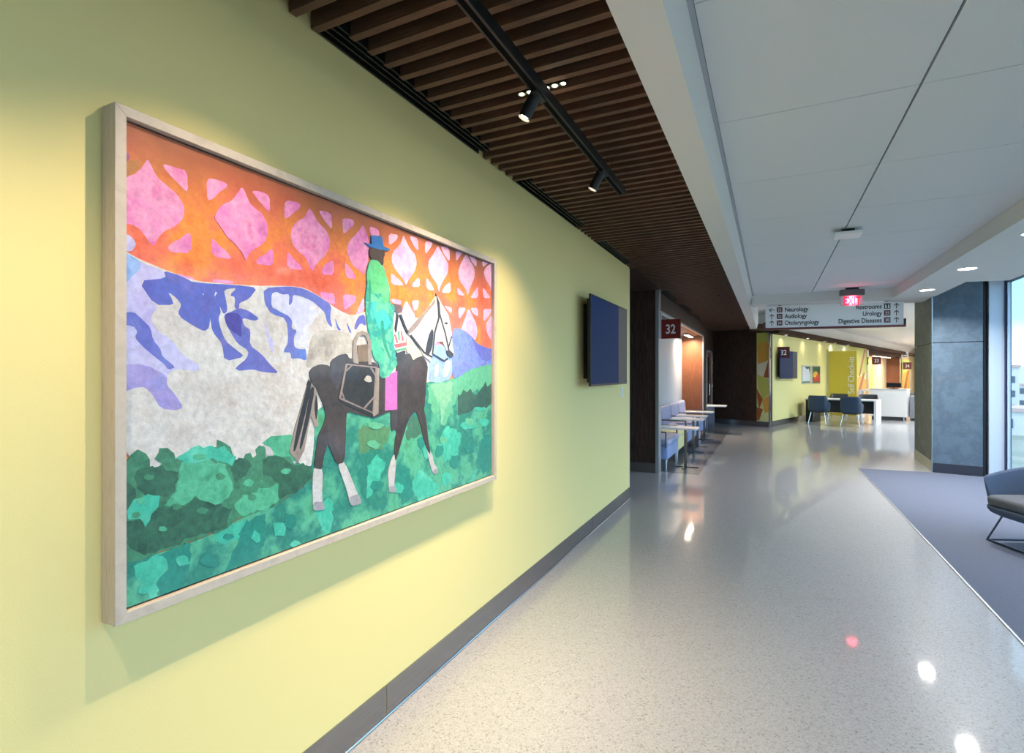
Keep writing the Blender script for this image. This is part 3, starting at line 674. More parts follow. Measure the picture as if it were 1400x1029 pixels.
('paper_patch','lgreen',2,[1690,1328,1689,1340,1724,1346,1751,1338,1784,1331,1787,1321,1764,1312,1743,1312,1716,1316]),
('paper_patch','lgreen',2,[1709,1266,1733,1265,1746,1254,1762,1240,1746,1228,1712,1235,1694,1243,1679,1255,1685,1265]),
('paper_patch','lgreen',2,[2259,1220,2286,1210,2278,1199,2272,1193,2245,1189,2221,1199,2220,1207,2212,1219,2233,1226]),
('tail','taupe',0,[1374,1527,1409,1495,1414,1463,1419,1352,1404,1354,1384,1395,1355,1274,1336,1246,1328,1232,1289,1275,1317,1369,1345,1443]),
('tail_strand','black',1,[1374,1531,1389,1511,1350,1374,1317,1279,1303,1273,1326,1376,1355,1466]),
('tail_strand','black',1,[1384,1503,1404,1495,1374,1372,1340,1276,1331,1285,1364,1411]),
('tail_strand','black',1,[1409,1479,1419,1424,1409,1369,1399,1425]),
('horse_sock','white',1,[1399,1206,1442,1199,1436,1072,1453,1038,1394,1046,1392,1160]),
('horse_sock','white',1,[1513,1204,1552,1206,1620,1071,1650,1016,1584,1023,1566,1086]),
('horse_sock','white',1,[1857,1189,1872,1168,1854,1047,1872,1019,1822,1029,1813,1120,1839,1172]),
('horse_sock','white',1,[2113,1184,2149,1148,2162,1104,2202,1065,2168,1044,2140,1075,2096,1192]),
('hoof','grey',1,[1394,1077,1445,1070,1453,1036,1396,1046]),
('hoof','grey',1,[1578,1058,1632,1059,1653,1016,1589,1017]),
('hoof','grey',1,[1818,1054,1866,1046,1872,1017,1822,1025]),
('hoof','grey',1,[2153,1068,2198,1071,2200,1046,2168,1041]),
('horse_hindquarters','horse',1,[1374,1550,1389,1570,1429,1584,1471,1580,1479,1568,1482,1599,1526,1621,1566,1628,1578,1608,1638,1607,1755,1591,1762,1532,1884,1526,1869,1383,1808,1378,1735,1363,1695,1366,1578,1397,1562,1390,1559,1281,1552,1199,1511,1197,1471,1275,1466,1284,1443,1230,1439,1189,1397,1202,1412,1282,1419,1321,1450,1366,1455,1393,1445,1430,1409,1495,1394,1503]),
('horse_forequarters','horse',1,[1876,1622,1930,1638,1994,1640,2010,1631,2061,1642,2113,1592,2104,1529,2096,1488,2087,1395,2078,1375,2096,1332,2113,1237,2135,1145,2104,1175,2078,1230,2052,1305,2014,1374,1978,1351,1953,1323,1922,1267,1891,1203,1864,1154,1857,1189,1861,1255,1876,1291,1837,1314,1839,1342,1869,1359,1869,1550]),
('horse_patch','horse2',1,[1460,1389,1509,1435,1560,1390,1557,1298,1543,1216,1509,1254,1471,1307]),
('horse_patch','horse2',1,[1961,1550,1994,1600,2061,1612,2078,1560,2027,1515,1978,1510]),
('horse_patch','horse3',1,[1482,1599,1526,1621,1564,1626,1520,1476,1482,1526]),
('horse_neck','stone',1,[1943,1714,1963,1709,2079,1637,2015,1622,1994,1609,1973,1640,1943,1645]),
('horse_head','white',0,[1953,1733,2036,1803,2101,1855,2176,1931,2194,1940,2224,1910,2292,1855,2325,1766,2331,1702,2351,1646,2318,1634,2267,1678,2242,1711,2194,1709,2158,1687,2135,1606,2079,1631,2015,1699]),
('horse_mane','taupe2',1,[1943,1733,1963,1753,2036,1810,2124,1878,2173,1924,2176,1904,2101,1842,2047,1791,2025,1770,1963,1728]),
('horse_cheek','lgrey',1,[2218,1909,2267,1873,2312,1807,2318,1758,2273,1776,2242,1829]),
('horse_ear','black',0,[2180,1950,2212,1908,2220,1847,2200,1798,2194,1879]),
('rein','black',0,[2205,1847,2163,1755,2144,1645,2253,1609,2294,1623,2286,1630,2257,1617,2157,1648,2177,1754,2219,1846]),
('rein','black',0,[2205,1852,2261,1746,2292,1664,2312,1636,2325,1639,2306,1666,2274,1749,2218,1855]),
('rein','black',0,[1968,1725,2074,1647,2143,1625,2151,1633,2085,1654,1979,1731]),
('rein','black',0,[2319,1745,2289,1686,2293,1658,2305,1659,2301,1686,2330,1744]),
('rein','black',1,[2085,1644,2118,1738,2147,1772,2161,1754,2147,1673,2113,1632]),
('horse_nose','black',1,[2273,1664,2299,1674,2351,1649,2318,1629,2286,1640]),
('horse_eye','black',1,[2255,1813,2290,1814,2280,1801,2261,1803]),
('rider_pants','magenta',0,[1796,1536,1876,1560,1876,1387,1792,1388]),
('rider_boot','horse3',0,[1832,1388,1872,1386,1876,1301,1839,1295,1832,1324]),
('bag_strap','black',0,[1875,1819,1861,1751,1870,1728,1886,1808]),
('bag_strap','black',0,[1892,1813,1921,1766,1946,1734,1960,1739,1935,1771,1906,1818]),
('rider_hand','hand',1,[1851,1861,1908,1859,1913,1832,1884,1820,1851,1828]),
('striped_bag','white',1,[1870,1740,1908,1746,1938,1707,1945,1670,1933,1645,1884,1637,1849,1660,1851,1702]),
('red_stripe','red',0,[1852,1678,1943,1692,1943,1677,1865,1663]),
('green_stripe','teal',0,[1858,1654,1941,1669,1938,1659,1870,1646]),
('red_stripe','red',0,[1858,1721,1867,1721,1882,1687,1869,1685]),
('green_stripe','teal',0,[1880,1737,1889,1739,1896,1700,1884,1698]),
('red_stripe','red',0,[1899,1742,1907,1742,1923,1699,1911,1697]),
('bag_base','black',1,[1865,1638,1938,1658,1928,1623,1875,1618]),
('rider_coat','coat',1,[1706,2030,1749,2031,1783,2014,1803,1971,1828,1915,1824,1861,1861,1848,1847,1780,1847,1720,1856,1660,1875,1601,1876,1588,1839,1555,1811,1531,1762,1527,1755,1591,1721,1613,1702,1666,1706,1620,1690,1710,1674,1798,1670,1865,1682,1922,1678,1967,1690,2008]),
('coat_piece','coat2',1,[1706,2026,1749,2028,1783,2008,1801,1964,1792,1904,1732,1884,1686,1901,1682,1956,1690,2003]),
('coat_piece','coat3',1,[1723,1803,1783,1833,1828,1790,1810,1741,1749,1737]),
('coat_fold','dteal2',1,[1688,1935,1698,1945,1706,1904,1698,1846,1688,1845]),
('coat_fold','dteal2',1,[1761,1772,1783,1780,1797,1681,1837,1612,1824,1608,1779,1675]),
('coat_fold','coat3',1,[1706,1847,1740,1862,1732,1804,1715,1768,1698,1789]),
('coat_fold','coat2',1,[1775,1937,1810,1936,1824,1873,1792,1851,1770,1878]),
('coat_piece','coat4',1,[1698,1722,1740,1690,1792,1622,1783,1587,1719,1609]),
('rider_head','skin',1,[1696,2071,1732,2085,1788,2085,1792,2063,1783,2049,1783,2020,1770,2014,1749,2030,1706,2028,1694,2049]),
('rider_hat','hat',0,[1706,2128,1727,2134,1753,2136,1773,2140,1783,2099,1828,2097,1810,2085,1749,2080,1698,2078,1667,2089,1706,2091]),
('bag_flap','brown',0,[1626,1663,1684,1671,1688,1598,1626,1596]),
('bag_handle','taupe',0,[1597,1596,1600,1681,1626,1715,1654,1725,1688,1716,1706,1681,1707,1586,1687,1586,1684,1680,1667,1706,1646,1707,1627,1695,1617,1671,1630,1585,1616,1585]),
('saddle_bag','bag',0,[1518,1456,1562,1594,1750,1579,1755,1568,1747,1380,1719,1365,1578,1417,1521,1443]),
('bag_side','taupe',0,[1732,1574,1755,1571,1750,1380,1719,1366,1712,1383]),
('bag_edge','taupe2',0,[1532,1450,1566,1582,1731,1572,1713,1386,1529,1456,1525,1449,1721,1379,1743,1577,1558,1589,1521,1452]),
('bag_edge','taupe2',0,[1563,1557,1596,1581,1591,1585,1558,1561]),
('bag_edge','taupe2',0,[1698,1572,1731,1534,1739,1537,1705,1576]),
('bag_edge','taupe2',0,[1532,1477,1547,1446,1554,1448,1539,1479]),
('bag_edge','taupe2',0,[1667,1404,1725,1446,1717,1451,1659,1409]),
('bag_patch','stone',1,[1659,1521,1676,1541,1701,1538,1710,1514,1684,1512])]
# ------------------------------------------------------------------ outside the window
struct(MB().box(3.6, 900, -300, 900, -9.3, -9), 'ground', mat('ground_pale', (150, 150, 140), .9, var=(.05, [(120, 128, 112), (182, 172, 160)], 6)), 'pale town ground below the window', 'ground')
for (x, y, r, h, lab) in ((230, 620, 150, 18, 'pale hill on the skyline seen through the window'), (420, 700, 220, 26, 'long low hill to the right on the skyline')):
    rows = []
    for k in range(6):
        f = k / 5; rr = r * (1 - f) ** .8 + .5
        rows.append([(rr * 1.6 * math.cos(a * PI / 12) * (1 + .08 * math.sin(a * 1.7 + k)), rr * math.sin(a * PI / 12), h * f) for a in range(24)])
    o = MB().loft(rows).build('hill', mat('hill_haze', (170, 186, 200), .95), smooth=True, loc=(x, y, -9))
    tag(o, lab, 'hill', kind='structure')
m_bwall = mat('building_wall', (206, 202, 196), .8); m_roofp = mat('building_roof', (190, 160, 150), .8); m_bwin = mat('building_window', (60, 76, 92), .3)
def building(x, y, w, d, h, lab):
    o = empty('building', (x, y, -9), lab, 'building', rz=-.2)
    MB().box(-w / 2, w / 2, -d / 2, d / 2, 0, h).build('wall', m_bwall, o)
    MB().box(-w / 2 - .3, w / 2 + .3, -d / 2 - .3, d / 2 + .3, h, h + .6).build('roof', m_roofp, o)
    n = int(w // 4)
    for i in range(n):
        for z in range(int(h // 3.5)):
            MB().box(-w / 2 + 1.2 + i * 4, -w / 2 + 3.2 + i * 4, -d / 2 - .1, -d / 2 + .1, 1.2 + z * 3.5, 2.8 + z * 3.5).build('window', m_bwin, o)
building(44, 122, 26, 12, 4.0, 'low pale building with pinkish roof outside the window')
building(66, 205, 36, 14, 7, 'wide pale building further out beyond the window')
building(52, 175, 8, 8, 12, 'narrow tall building on the horizon by the window edge')
rd = [(10 + 60 * math.sin(t / 14 * 1.2), 45 + 42 * (1 - math.cos(t / 14 * 1.2))) for t in range(15)]
mb = MB()
for (x0, y0), (x1, y1) in zip(rd, rd[1:]):
    mb.hexa([(x0, y0, 0), (x1, y1, 0), (x1, y1 - 3.5, 0), (x0, y0 - 3.5, 0)], [(x0, y0, .3), (x1, y1, .3), (x1, y1 - 3.5, .3), (x0, y0 - 3.5, .3)])
tag(mb.build('road', mat('road_white', (226, 230, 236), .7), loc=(0, 0, -9)), 'white curving road below the window', 'road', kind='structure')

# ------------------------------------------------------------------ painting
PY0, PY1, PZ0, PZ1, PX = .741, 2.801, .907, 2.238, -1.485
pt = empty('framed_painting', (-1.55, (PY0 + PY1) / 2, (PZ0 + PZ1) / 2), 'large framed collage painting of a rider in a green coat on horseback', 'painting')
PC = Vector(pt.location); FW = .027
hw, hh = (PY1 - PY0) / 2, (PZ1 - PZ0) / 2
def rail(p): return MB().hexa([(0.004, *q) for q in p], [(PX + 1.55, *q) for q in p]).build('frame_rail', m_frame, pt, bevel=.0015)
rail([(-hw, -hh), (-hw, hh), (-hw + FW, hh - FW), (-hw + FW, -hh + FW)])
rail([(hw, hh), (hw, -hh), (hw - FW, -hh + FW), (hw - FW, hh - FW)])
rail([(-hw, hh), (hw, hh), (hw - FW, hh - FW), (-hw + FW, hh - FW)])
rail([(hw, -hh), (-hw, -hh), (-hw + FW, -hh + FW), (hw - FW, -hh + FW)])
MB().box(.006, .040, -hw + FW, hw - FW, -hh + FW, hh - FW).build('backing', m_joint, pt)
GAP = .005
ay0, ay1, az0, az1 = -hw + FW + GAP, hw - FW - GAP, -hh + FW + GAP, hh - FW - GAP
def paper(name, c, *more, sc=9.):
    m = mat('paper_' + name, c, .5, spec=.35, coat=.6, coat_rough=.07, var=(sc, list(more), 9) if more else None, bump=(34, 1.0 if name in ('rock', 'stone', 'hedge', 'dhedge', 'lhedge') else .5))
    nt = m.node_tree; b = nt.nodes['Principled BSDF']
    tc = nt.nodes.new('ShaderNodeTexCoord'); n = nt.nodes.new('ShaderNodeTexNoise')          # pigment granulation
    n.inputs['Scale'].default_value = 48; n.inputs['Detail'].default_value = 9; n.inputs['Roughness'].default_value = .78
    nt.links.new(tc.outputs['Object'], n.inputs['Vector'])
    mr = nt.nodes.new('ShaderNodeMapRange'); mr.inputs[1].default_value = .3; mr.inputs[2].default_value = .7
    mr.inputs[3].default_value = .70; mr.inputs[4].default_value = 1.14
    nt.links.new(n.outputs['Fac'], mr.inputs[0])
    mx = nt.nodes.new('ShaderNodeMix'); mx.data_type = 'RGBA'; mx.blend_type = 'MULTIPLY'; mx.inputs[0].default_value = 1
    src = b.inputs['Base Color'].links[0].from_socket
    nt.links.new(src, mx.inputs[6]); nt.links.new(mr.outputs[0], mx.inputs[7]); nt.links.new(mx.outputs[2], b.inputs['Base Color'])
    return m
PM = {'pink': paper('pink', (216, 108, 172), (238, 160, 204), (228, 132, 196), (206, 110, 178)), 'pink2': paper('pink2', (232, 150, 204), (244, 188, 220), (212, 146, 206)),
      'tan': paper('tan', (196, 136, 78), (178, 112, 70)), 'plum': paper('plum', (150, 84, 130), (170, 104, 150)),
      'lav': paper('lav', (178, 168, 226), (202, 196, 240), (168, 172, 232)), 'lav2': paper('lav2', (204, 204, 240), (222, 222, 246)),
      'rock': paper('rock', (204, 198, 196), (222, 218, 217), (210, 200, 196), (226, 225, 228), sc=7),
      'sky': paper('sky', (120, 164, 232), (160, 188, 240), (98, 140, 224)), 'vio': paper('vio', (104, 92, 180), (92, 98, 196), (124, 108, 190)),
      'vio2': paper('vio2', (150, 144, 220), (170, 156, 222), (136, 148, 226)), 'dvio': paper('dvio', (62, 38, 140), (84, 60, 164)),
      'blu': paper('blu', (92, 104, 206), (110, 112, 200), (80, 128, 220)), 'stone': paper('stone', (182, 174, 164), (206, 200, 192), (164, 152, 142)),
      'hill': paper('hill', (96, 118, 214), (124, 146, 224), (110, 104, 196)), 'white': paper('white', (214, 212, 214), (196, 192, 192)),
      'teal': paper('teal', (56, 150, 118), (38, 132, 120), (92, 186, 150), (72, 156, 112), sc=7), 'lgreen': paper('lgreen', (108, 192, 154), (92, 178, 140)),
      'pgreen': paper('pgreen', (146, 202, 168), (122, 192, 154)), 'dgreen': paper('dgreen', (46, 84, 74), (62, 104, 88)),
      'lteal': paper('lteal', (86, 206, 178), (64, 186, 160), (106, 214, 188)), 'dteal': paper('dteal', (30, 134, 122), (46, 150, 134)),
      'dteal2': paper('coat_shadow', (40, 146, 118), (54, 166, 136)), 'olive': paper('olive', (74, 144, 104), (100, 146, 104), (60, 150, 116)), 'mgreen': paper('mgreen', (58, 112, 88), (76, 130, 104)),
      'lhedge': paper('lhedge', (76, 172, 134), (92, 190, 150), (62, 150, 116), sc=14), 'hedge': paper('hedge', (62, 124, 94), (74, 146, 112), (52, 104, 82), sc=14),
      'dhedge': paper('dhedge', (44, 92, 76), (58, 112, 88), (38, 80, 68), sc=16), 'taupe': paper('taupe', (146, 132, 124), (172, 160, 150)),
      'taupe2': paper('taupe2', (160, 142, 140), (136, 120, 120)), 'black': paper('black', (40, 38, 44), (56, 52, 58)), 'grey': paper('grey', (150, 150, 158), (172, 172, 180)),
      'horse': paper('horse', (58, 50, 50), (72, 62, 60), (48, 44, 48)), 'horse2': paper('horse2', (84, 68, 64), (66, 56, 56)), 'horse3': paper('horse3', (82, 76, 82), (62, 58, 64)),
      'lgrey': paper('lgrey', (190, 182, 190), (206, 200, 206)), 'magenta': paper('magenta', (204, 100, 188), (222, 124, 204)), 'hand': paper('hand', (120, 92, 94), (104, 80, 82)),
      'red': paper('red', (210, 92, 100), (222, 112, 116)), 'coat': paper('coat', (72, 186, 146), (116, 212, 166), (44, 158, 146), (70, 190, 190), sc=16), 'coat2': paper('coat2', (104, 196, 132), (88, 200, 142)),
      'coat3': paper('coat3', (60, 196, 196), (82, 202, 186)), 'coat4': paper('coat4', (92, 208, 172), (64, 184, 146)), 'skin': paper('skin', (70, 58, 56), (84, 70, 66)),
      'hat': paper('hat', (42, 106, 178), (58, 122, 196)), 'brown': paper('brown', (126, 106, 90), (142, 122, 104)), 'bag': paper('bag', (44, 44, 46), (58, 56, 56))}
# orange ground sheet: brown along its upper edge, coral towards the right (pigment of the painting)
m_or = paper('orange', (232, 100, 52), (246, 146, 66), (240, 116, 92), (226, 98, 62), sc=5)
nt = m_or.node_tree; b = nt.nodes['Principled BSDF']
src = b.inputs['Base Color'].links[0].from_socket
tc = nt.nodes.new('ShaderNodeTexCoord'); sp = nt.nodes.new('ShaderNodeSeparateXYZ'); nt.links.new(tc.outputs['Object'], sp.inputs[0])
nz = nt.nodes.new('ShaderNodeTexNoise'); nz.inputs['Scale'].default_value = 4; nt.links.new(tc.outputs['Object'], nz.inputs['Vector'])
md = nt.nodes.new('ShaderNodeMath'); md.operation = 'MULTIPLY_ADD'; md.inputs[1].default_value = .25; nt.links.new(nz.outputs['Fac'], md.inputs[0]); nt.links.new(sp.outputs['Z'], md.inputs[2])
mr = nt.nodes.new('ShaderNodeMapRange'); mr.inputs[1].default_value = .55; mr.inputs[2].default_value = .74; nt.links.new(md.outputs[0], mr.inputs[0])
mxc = nt.nodes.new('ShaderNodeMix'); mxc.data_type = 'RGBA'; nt.links.new(mr.outputs[0], mxc.inputs[0]); nt.links.new(src, mxc.inputs[6]); mxc.inputs[7].default_value = (*lin((164, 92, 62)), 1)
nt.links.new(mxc.outputs[2], b.inputs['Base Color'])
MB().box(.040, .045, ay0, ay1, az0, az1).build('sheet', m_or, pt)
def chaikin(p):
    q = []
    for i in range(len(p)):
        a, c = p[i], p[(i + 1) % len(p)]
        q += [(a[0] * .8 + c[0] * .2, a[1] * .8 + c[1] * .2), (a[0] * .2 + c[0] * .8, a[1] * .2 + c[1] * .8)]
    return q
def torn(p):
    q = []
    for i in range(len(p)):
        a, c = p[i], p[(i + 1) % len(p)]
        L_ = math.hypot(c[0] - a[0], c[1] - a[1]); n = max(1, min(8, int(L_ / .014)))
        for k in range(n):
            t = k / n; r = min(.007, L_ * .12)
            q.append((a[0] + (c[0] - a[0]) * t + random.uniform(-r, r), a[1] + (c[1] - a[1]) * t + random.uniform(-r, r)))
    return q
for i, (nm, mk, sm, f) in enumerate(ART):
    p = [(f[k] / 1000 - PC[1], f[k + 1] / 1000 - PC[2]) for k in range(0, len(f), 2)]
    if sm == 1: p = chaikin(p)
    if sm == 2: p = torn(p)
    p = [(min(max(a, ay0), ay1), min(max(c, az0), az1)) for a, c in p]
    q = [p[0]]
    for v in p[1:]:
        if abs(v[0] - q[-1][0]) + abs(v[1] - q[-1][1]) > 1e-4: q.append(v)
    if abs(q[0][0] - q[-1][0]) + abs(q[0][1] - q[-1][1]) < 1e-4: q.pop()
    MB().prism(q, YZX, .0445, .0452 + i * .00003).build(nm, PM[mk], pt, tri=True)

# ------------------------------------------------------------------ wall screen near the corner
m_blue_screen = mat('screen_blue', (6, 9, 16), .5, spec=.06, emit=((30, 56, 104), .42))
m_grey_screen = mat('screen_grey', (12, 12, 12), .5, spec=.06, emit=((92, 96, 98), .5))
def screen(loc, rz, w, h, off, label, grp=None):
    o = empty('wall_screen', loc, label, 'screen', rz)
    MB().box(0, .02, -w * .36, w * .36, -h * .42, h * .42).box(.02, off - .02, -.2, .2, -.2, .2).build('mount', m_black, o)
    MB().box(off - .055, off - .02, -w * .46, w * .46, -h * .46, h * .46).build('back_cover', m_black, o, bevel=.004)  # black box doubles as the dark shadow between screen and wall
    MB().box(off - .02, off, -w / 2, w / 2, -h / 2, h / 2).build('bezel', m_bezel, o, bevel=.003)
    k = w * .22
    MB().box(off, off + .0015, -w / 2 + .014, k, -h / 2 + .018, h / 2 - .012).build('display', m_blue_screen, o)
    MB().box(off, off + .0015, k, w / 2 - .014, -h / 2 + .018, h / 2 - .012).build('display_sidebar', m_grey_screen, o)
    return o
screen((-1.55, 5.115, 1.845), 0, 1.31, .825, .13, 'large dark wall screen near the end of the yellow wall')
sw = empty('wall_plate', (-1.55, 6.05, 1.33), 'small white wall plate below the near wall screen', 'wall plate')
MB().box(0, .008, -.035, .035, -.06, .06).build('plate', m_laminate, sw, bevel=.002)
MB().box(.008, .012, -.012, .012, -.03, .03).build('rocker', m_letter, sw)

# ------------------------------------------------------------------ track and spots
tr = empty('light_track', (-.862, 3.36, 2.735), 'long black light track hung below the wood slats', 'light track')
MB().box(-.021, .021, -5.4, 0, -.025, .025).build('rail', m_black, tr, bevel=.002)
MB().box(-.010, .010, -5.38, -.02, -.0262, -.025).build('conductor_slot', m_plenum, tr)
MB().box(-.023, .023, 0, .01, -.027, .027).build('end_cap', m_black, tr)
for yy in (-.25, -2.3, -4.4): MB().cyl((.0, yy, .025), (.0, yy, .4), .0022, n=6).build('hanging_wire', m_steel, tr)
def spot(y, label, tgt):
    o = empty('track_spotlight', (-.862, y, 2.71), label, 'spotlight', group='spotlights on the black track')
    T = (Vector(tgt) - Vector(o.location)); T.normalize()
    p = Vector((-.028, 0, -.022))
    MB().box(-.014, .014, -.05, .05, -.012, .0).build('adapter', m_black, o, bevel=.002)
    MB().cyl((0, 0, -.01), tuple(p), .008).build('arm', m_black, o)
    b0, b1 = p - T * .03, p + T * .078
    MB().cyl(b0, b1, .0265, .0265, 24, caps=False).cyl(b0, b0 + T * .002, .0265, .0265, 24).build('barrel', m_black, o, smooth=False)
    MB().cyl(b1 - T * .014, b1 - T * .012, .0205, .0205, 24).build('lens', m_lamp3, o)
    spot_light(o, b1 + T * .004, (-.50, -.06, -1.75), E_SPOT, WARM, 106, 1, .014)
spot(2.0, 'black cylinder spotlight on the track, nearest the viewer', (-1.55, 1.78, 1.35))
spot(2.94, 'black cylinder spotlight at the far end of the track', (-1.55, 2.8, 1.35))
spot(1.06, 'black cylinder spotlight on the track just above the frame edge', (-1.55, .85, 1.35))
spot(.1, 'black cylinder spotlight on the track over the viewpoint', (-1.55, -.2, 1.35))

ld = empty('linear_downlight', (-.93, 2.192, 2.842), 'small recessed strip of bright lamp cells between the slats behind the track', 'downlight')
MB().box(-.12, .14, -.02, .02, .03, .04).build('housing', m_black, ld)
for k in range(6):
    x = -.1 + k * .041
    MB().ring((x, 0), .012, .0185, .0, .03, 16).build('cell', m_chrome, ld)
    MB().cyl((x, 0, .022), (x, 0, .026), .012, n=14).build('lens', m_lamp, ld)
area_light(ld, (.0, 0, -.01), .1, E_LINE, WARM, 1.6)
for (x, y, w) in ((-.75, 9.2, 'nearer'), (-.72, 12.0, 'farther')):
    s = empty('sprinkler', (x, y, 2.84), 'tiny dark sprinkler head under the far slats, the %s one' % w, 'sprinkler')
    MB().cyl((0, 0, 0), (0, 0, -.03), .012, .008).build('stem', m_black, s)
    MB().cyl((0, 0, -.034), (0, 0, -.03), .022, n=12).build('deflector', m_black, s)

# ------------------------------------------------------------------ downlights
def downlight(x, y, z, label, e, grp, r=.085, col=NEUT, spread=2.5):
    lens = m_lamp if r < .2 else m_lamp_soft
    o = empty('round_downlight', (x, y, z), label, 'downlight', group=grp)
    MB().ring((0, 0), r, r + .018, -.006, .0, 32).build('trim_ring', m_laminate, o)
    MB().cyl((0, 0, -.002), (0, 0, .0), r, n=32).build('lens', lens, o)
    area_light(o, (0, 0, -.012), r * 1.8, e, col, spread)
names = {9.39: 'round downlight in the white soffit, farther one beside the column', 7.68: 'round downlight in the white soffit, nearer one above the armchair'}
for i, y in enumerate((9.39, 7.68, 5.97, 4.26, 2.55, .84, -.87, -2.58)):
    downlight(2.035, y, 2.75, names.get(y, 'round downlight in the soffit above the carpet, outside the view, number %s from the column' % ['', '', 'three', 'four', 'five', 'six', 'seven', 'eight'][i]), (E_DOWN if y > 7 else 8), 'round downlights in the window soffit', col=NEUT if y > 7 else SOFT)
far = [(3.5, 2.6), (3.0, 6.6), (2.4, 12), (2.3, 16.5), (1.9, 21), (1.5, 25.5)]  # lamps added to brighten the far lobby, placed out of sight behind the column
for i, (t, s) in enumerate(far):
    p = BCW(t, s)
    downlight(p[0], p[1], 3.25, 'ceiling downlight over the far lobby, number %s beyond the directory sign' % ['one', 'two', 'three', 'four', 'five', 'six', 'seven'][i], E_FAR, 'downlights over the far lobby', r=.26, col=(.96, .98, 1))
for s_, w in ((1.0, 'above the far wall screen'), (3.2, 'above the left poster'), (5.3, 'right of the posters')):
    p = BCW(.15, s_); downlight(p[0], p[1], 2.69, 'small downlight under the far dark fascia, ' + w, E_WASH, 'small downlights under the far fascia', r=.03, col=WARM, spread=2.2)
for s_, w in ((8.9, 'right'), (6.8, 'left')):
    p = BCW(.15, s_); downlight(p[0], p[1], 2.69, 'tiny downlight in the far fascia above the check-in panel, %s of the pair' % w, 3, 'tiny downlights above the check-in panel', r=.03, col=WARM)
n = empty('niche_light', (-1.82, 13.75, 2.5), 'warm strip light in the top of the waiting niche', 'niche light')
MB().box(-.06, .06, -.55, .55, -.02, 0).build('housing', m_alu, n)
MB().box(-.045, .045, -.5, .5, -.024, -.02).build('lens', m_lamp2, n)
for yy in (-.1, .2, .45): area_light(n, (0, yy, -.03), .1, E_NICHE / 3, WARM, 2.8)
p = BCW(-.35, 19.5, 2.48)
n = empty('niche_light', p, 'warm strip light in the top of the far reception niche', 'niche light', rz=BC_ANG)
MB().box(-.06, .06, -2.5, 2.5, -.02, 0).build('housing', m_alu, n)
MB().box(-.045, .045, -2.45, 2.45, -.024, -.02).build('lens', m_lamp2, n)
area_light(n, (0, -1.5, -.04), .12, 60, WARM, 2.8); area_light(n, (0, 1.5, -.04), .12, 60, WARM, 2.8)

# ceiling device, exit sign
ap = empty('ceiling_sensor', (.665, 5.84, 2.907), 'square white access point box hanging under the dark ceiling joint', 'sensor')
MB().box(-.05, .05, -.05, .05, -.035, 0).build('bracket', m_black, ap)
MB().prism(rrect(-.11, .11, -.11, .11, .02), XYZ, -.062, -.034).build('cover', m_laminate, ap, bevel=.004)
ex = empty('exit_sign', (1.175, 9.83, 2.907), 'red lit EXIT sign hanging from the ceiling before the directory', 'exit sign', rz=.12)
MB().box(-.085, .085, -.04, .04, -.03, 0).build('canopy', m_black, ex)
MB().box(-.165, .165, -.045, .045, -.125, -.03).build('housing', m_grey_box, ex, bevel=.004)
MB().box(-.155, .155, -.006, .006, -.285, -.125).build('panel', m_exitglass, ex, bevel=.002)
text('EXIT', .185, m_exit, ex, (0, -.008, -.272), align='CENTER', sx=.60, weight=.002, spacing=1.05)
area_light(ex, (0, -.03, -.2), .12, 1.2, (1, .1, .18), 3.1, (PI / 2, 0, 0))

# ------------------------------------------------------------------ directory sign
DW, DH = 2.06, .40
ds = empty('directory_sign', (.955, 10.46, 2.75), 'wide white hanging directory sign with department names and arrows', 'sign', rz=math.radians(7))
MB().box(-DW / 2, DW / 2, -.03, .03, -DH, -.015).build('panel', m_signw, ds, bevel=.003)
MB().box(-DW / 2 - .03, DW / 2 + .03, -.04, .04, -DH - .035, -DH).build('bottom_rail', m_maroon, ds)
MB().box(-DW / 2 - .03, -DW / 2, -.04, .04, -DH, -DH + .1).build('end_bracket', m_maroon, ds)
MB().box(DW / 2, DW / 2 + .03, -.04, .04, -DH, -DH + .1).build('end_bracket', m_ink, ds)
for x in (-.8, .8): MB().box(x - .02, x + .02, -.015, .015, -.016, 0).build('hanger', m_steel, ds)
def arrow(cx, cz, d, s=.045):
    m = MB()
    pts = [(-.12, -1), (.12, -1), (.12, .55), (.7, 0), (.86, .16), (0, 1), (-.86, .16), (-.7, 0), (-.12, .55)]
    r = {'up': 0, 'left': PI / 2}[d]
    q = [((x * math.cos(r) - z * math.sin(r)) * s + cx, (x * math.sin(r) + z * math.cos(r)) * s + cz) for x, z in pts]
    return m.prism(q, XZY, -.034, -.03).build('arrow', m_ink, ds, tri=True)
rows = [-.085, -.20, -.315]
for z, num, word, d in zip(rows, ('32', '33', '34'), ('Neurology', 'Audiology', 'Otolaryngology'), ('left', 'up', 'up')):
    arrow(-.93, z, d)
    t = MB().box(-.85, -.76, -.033, -.03, z - .045, z + .045).build('number_tile', m_maroon, ds)
    text(num, .075, m_letter, t, (-.805, -.034, z - .027), align='CENTER', sx=.85, name='number')
    text(word, .105, m_ink, ds, (-.725, -.031, z - .036), sx=.80, weight=.0018)
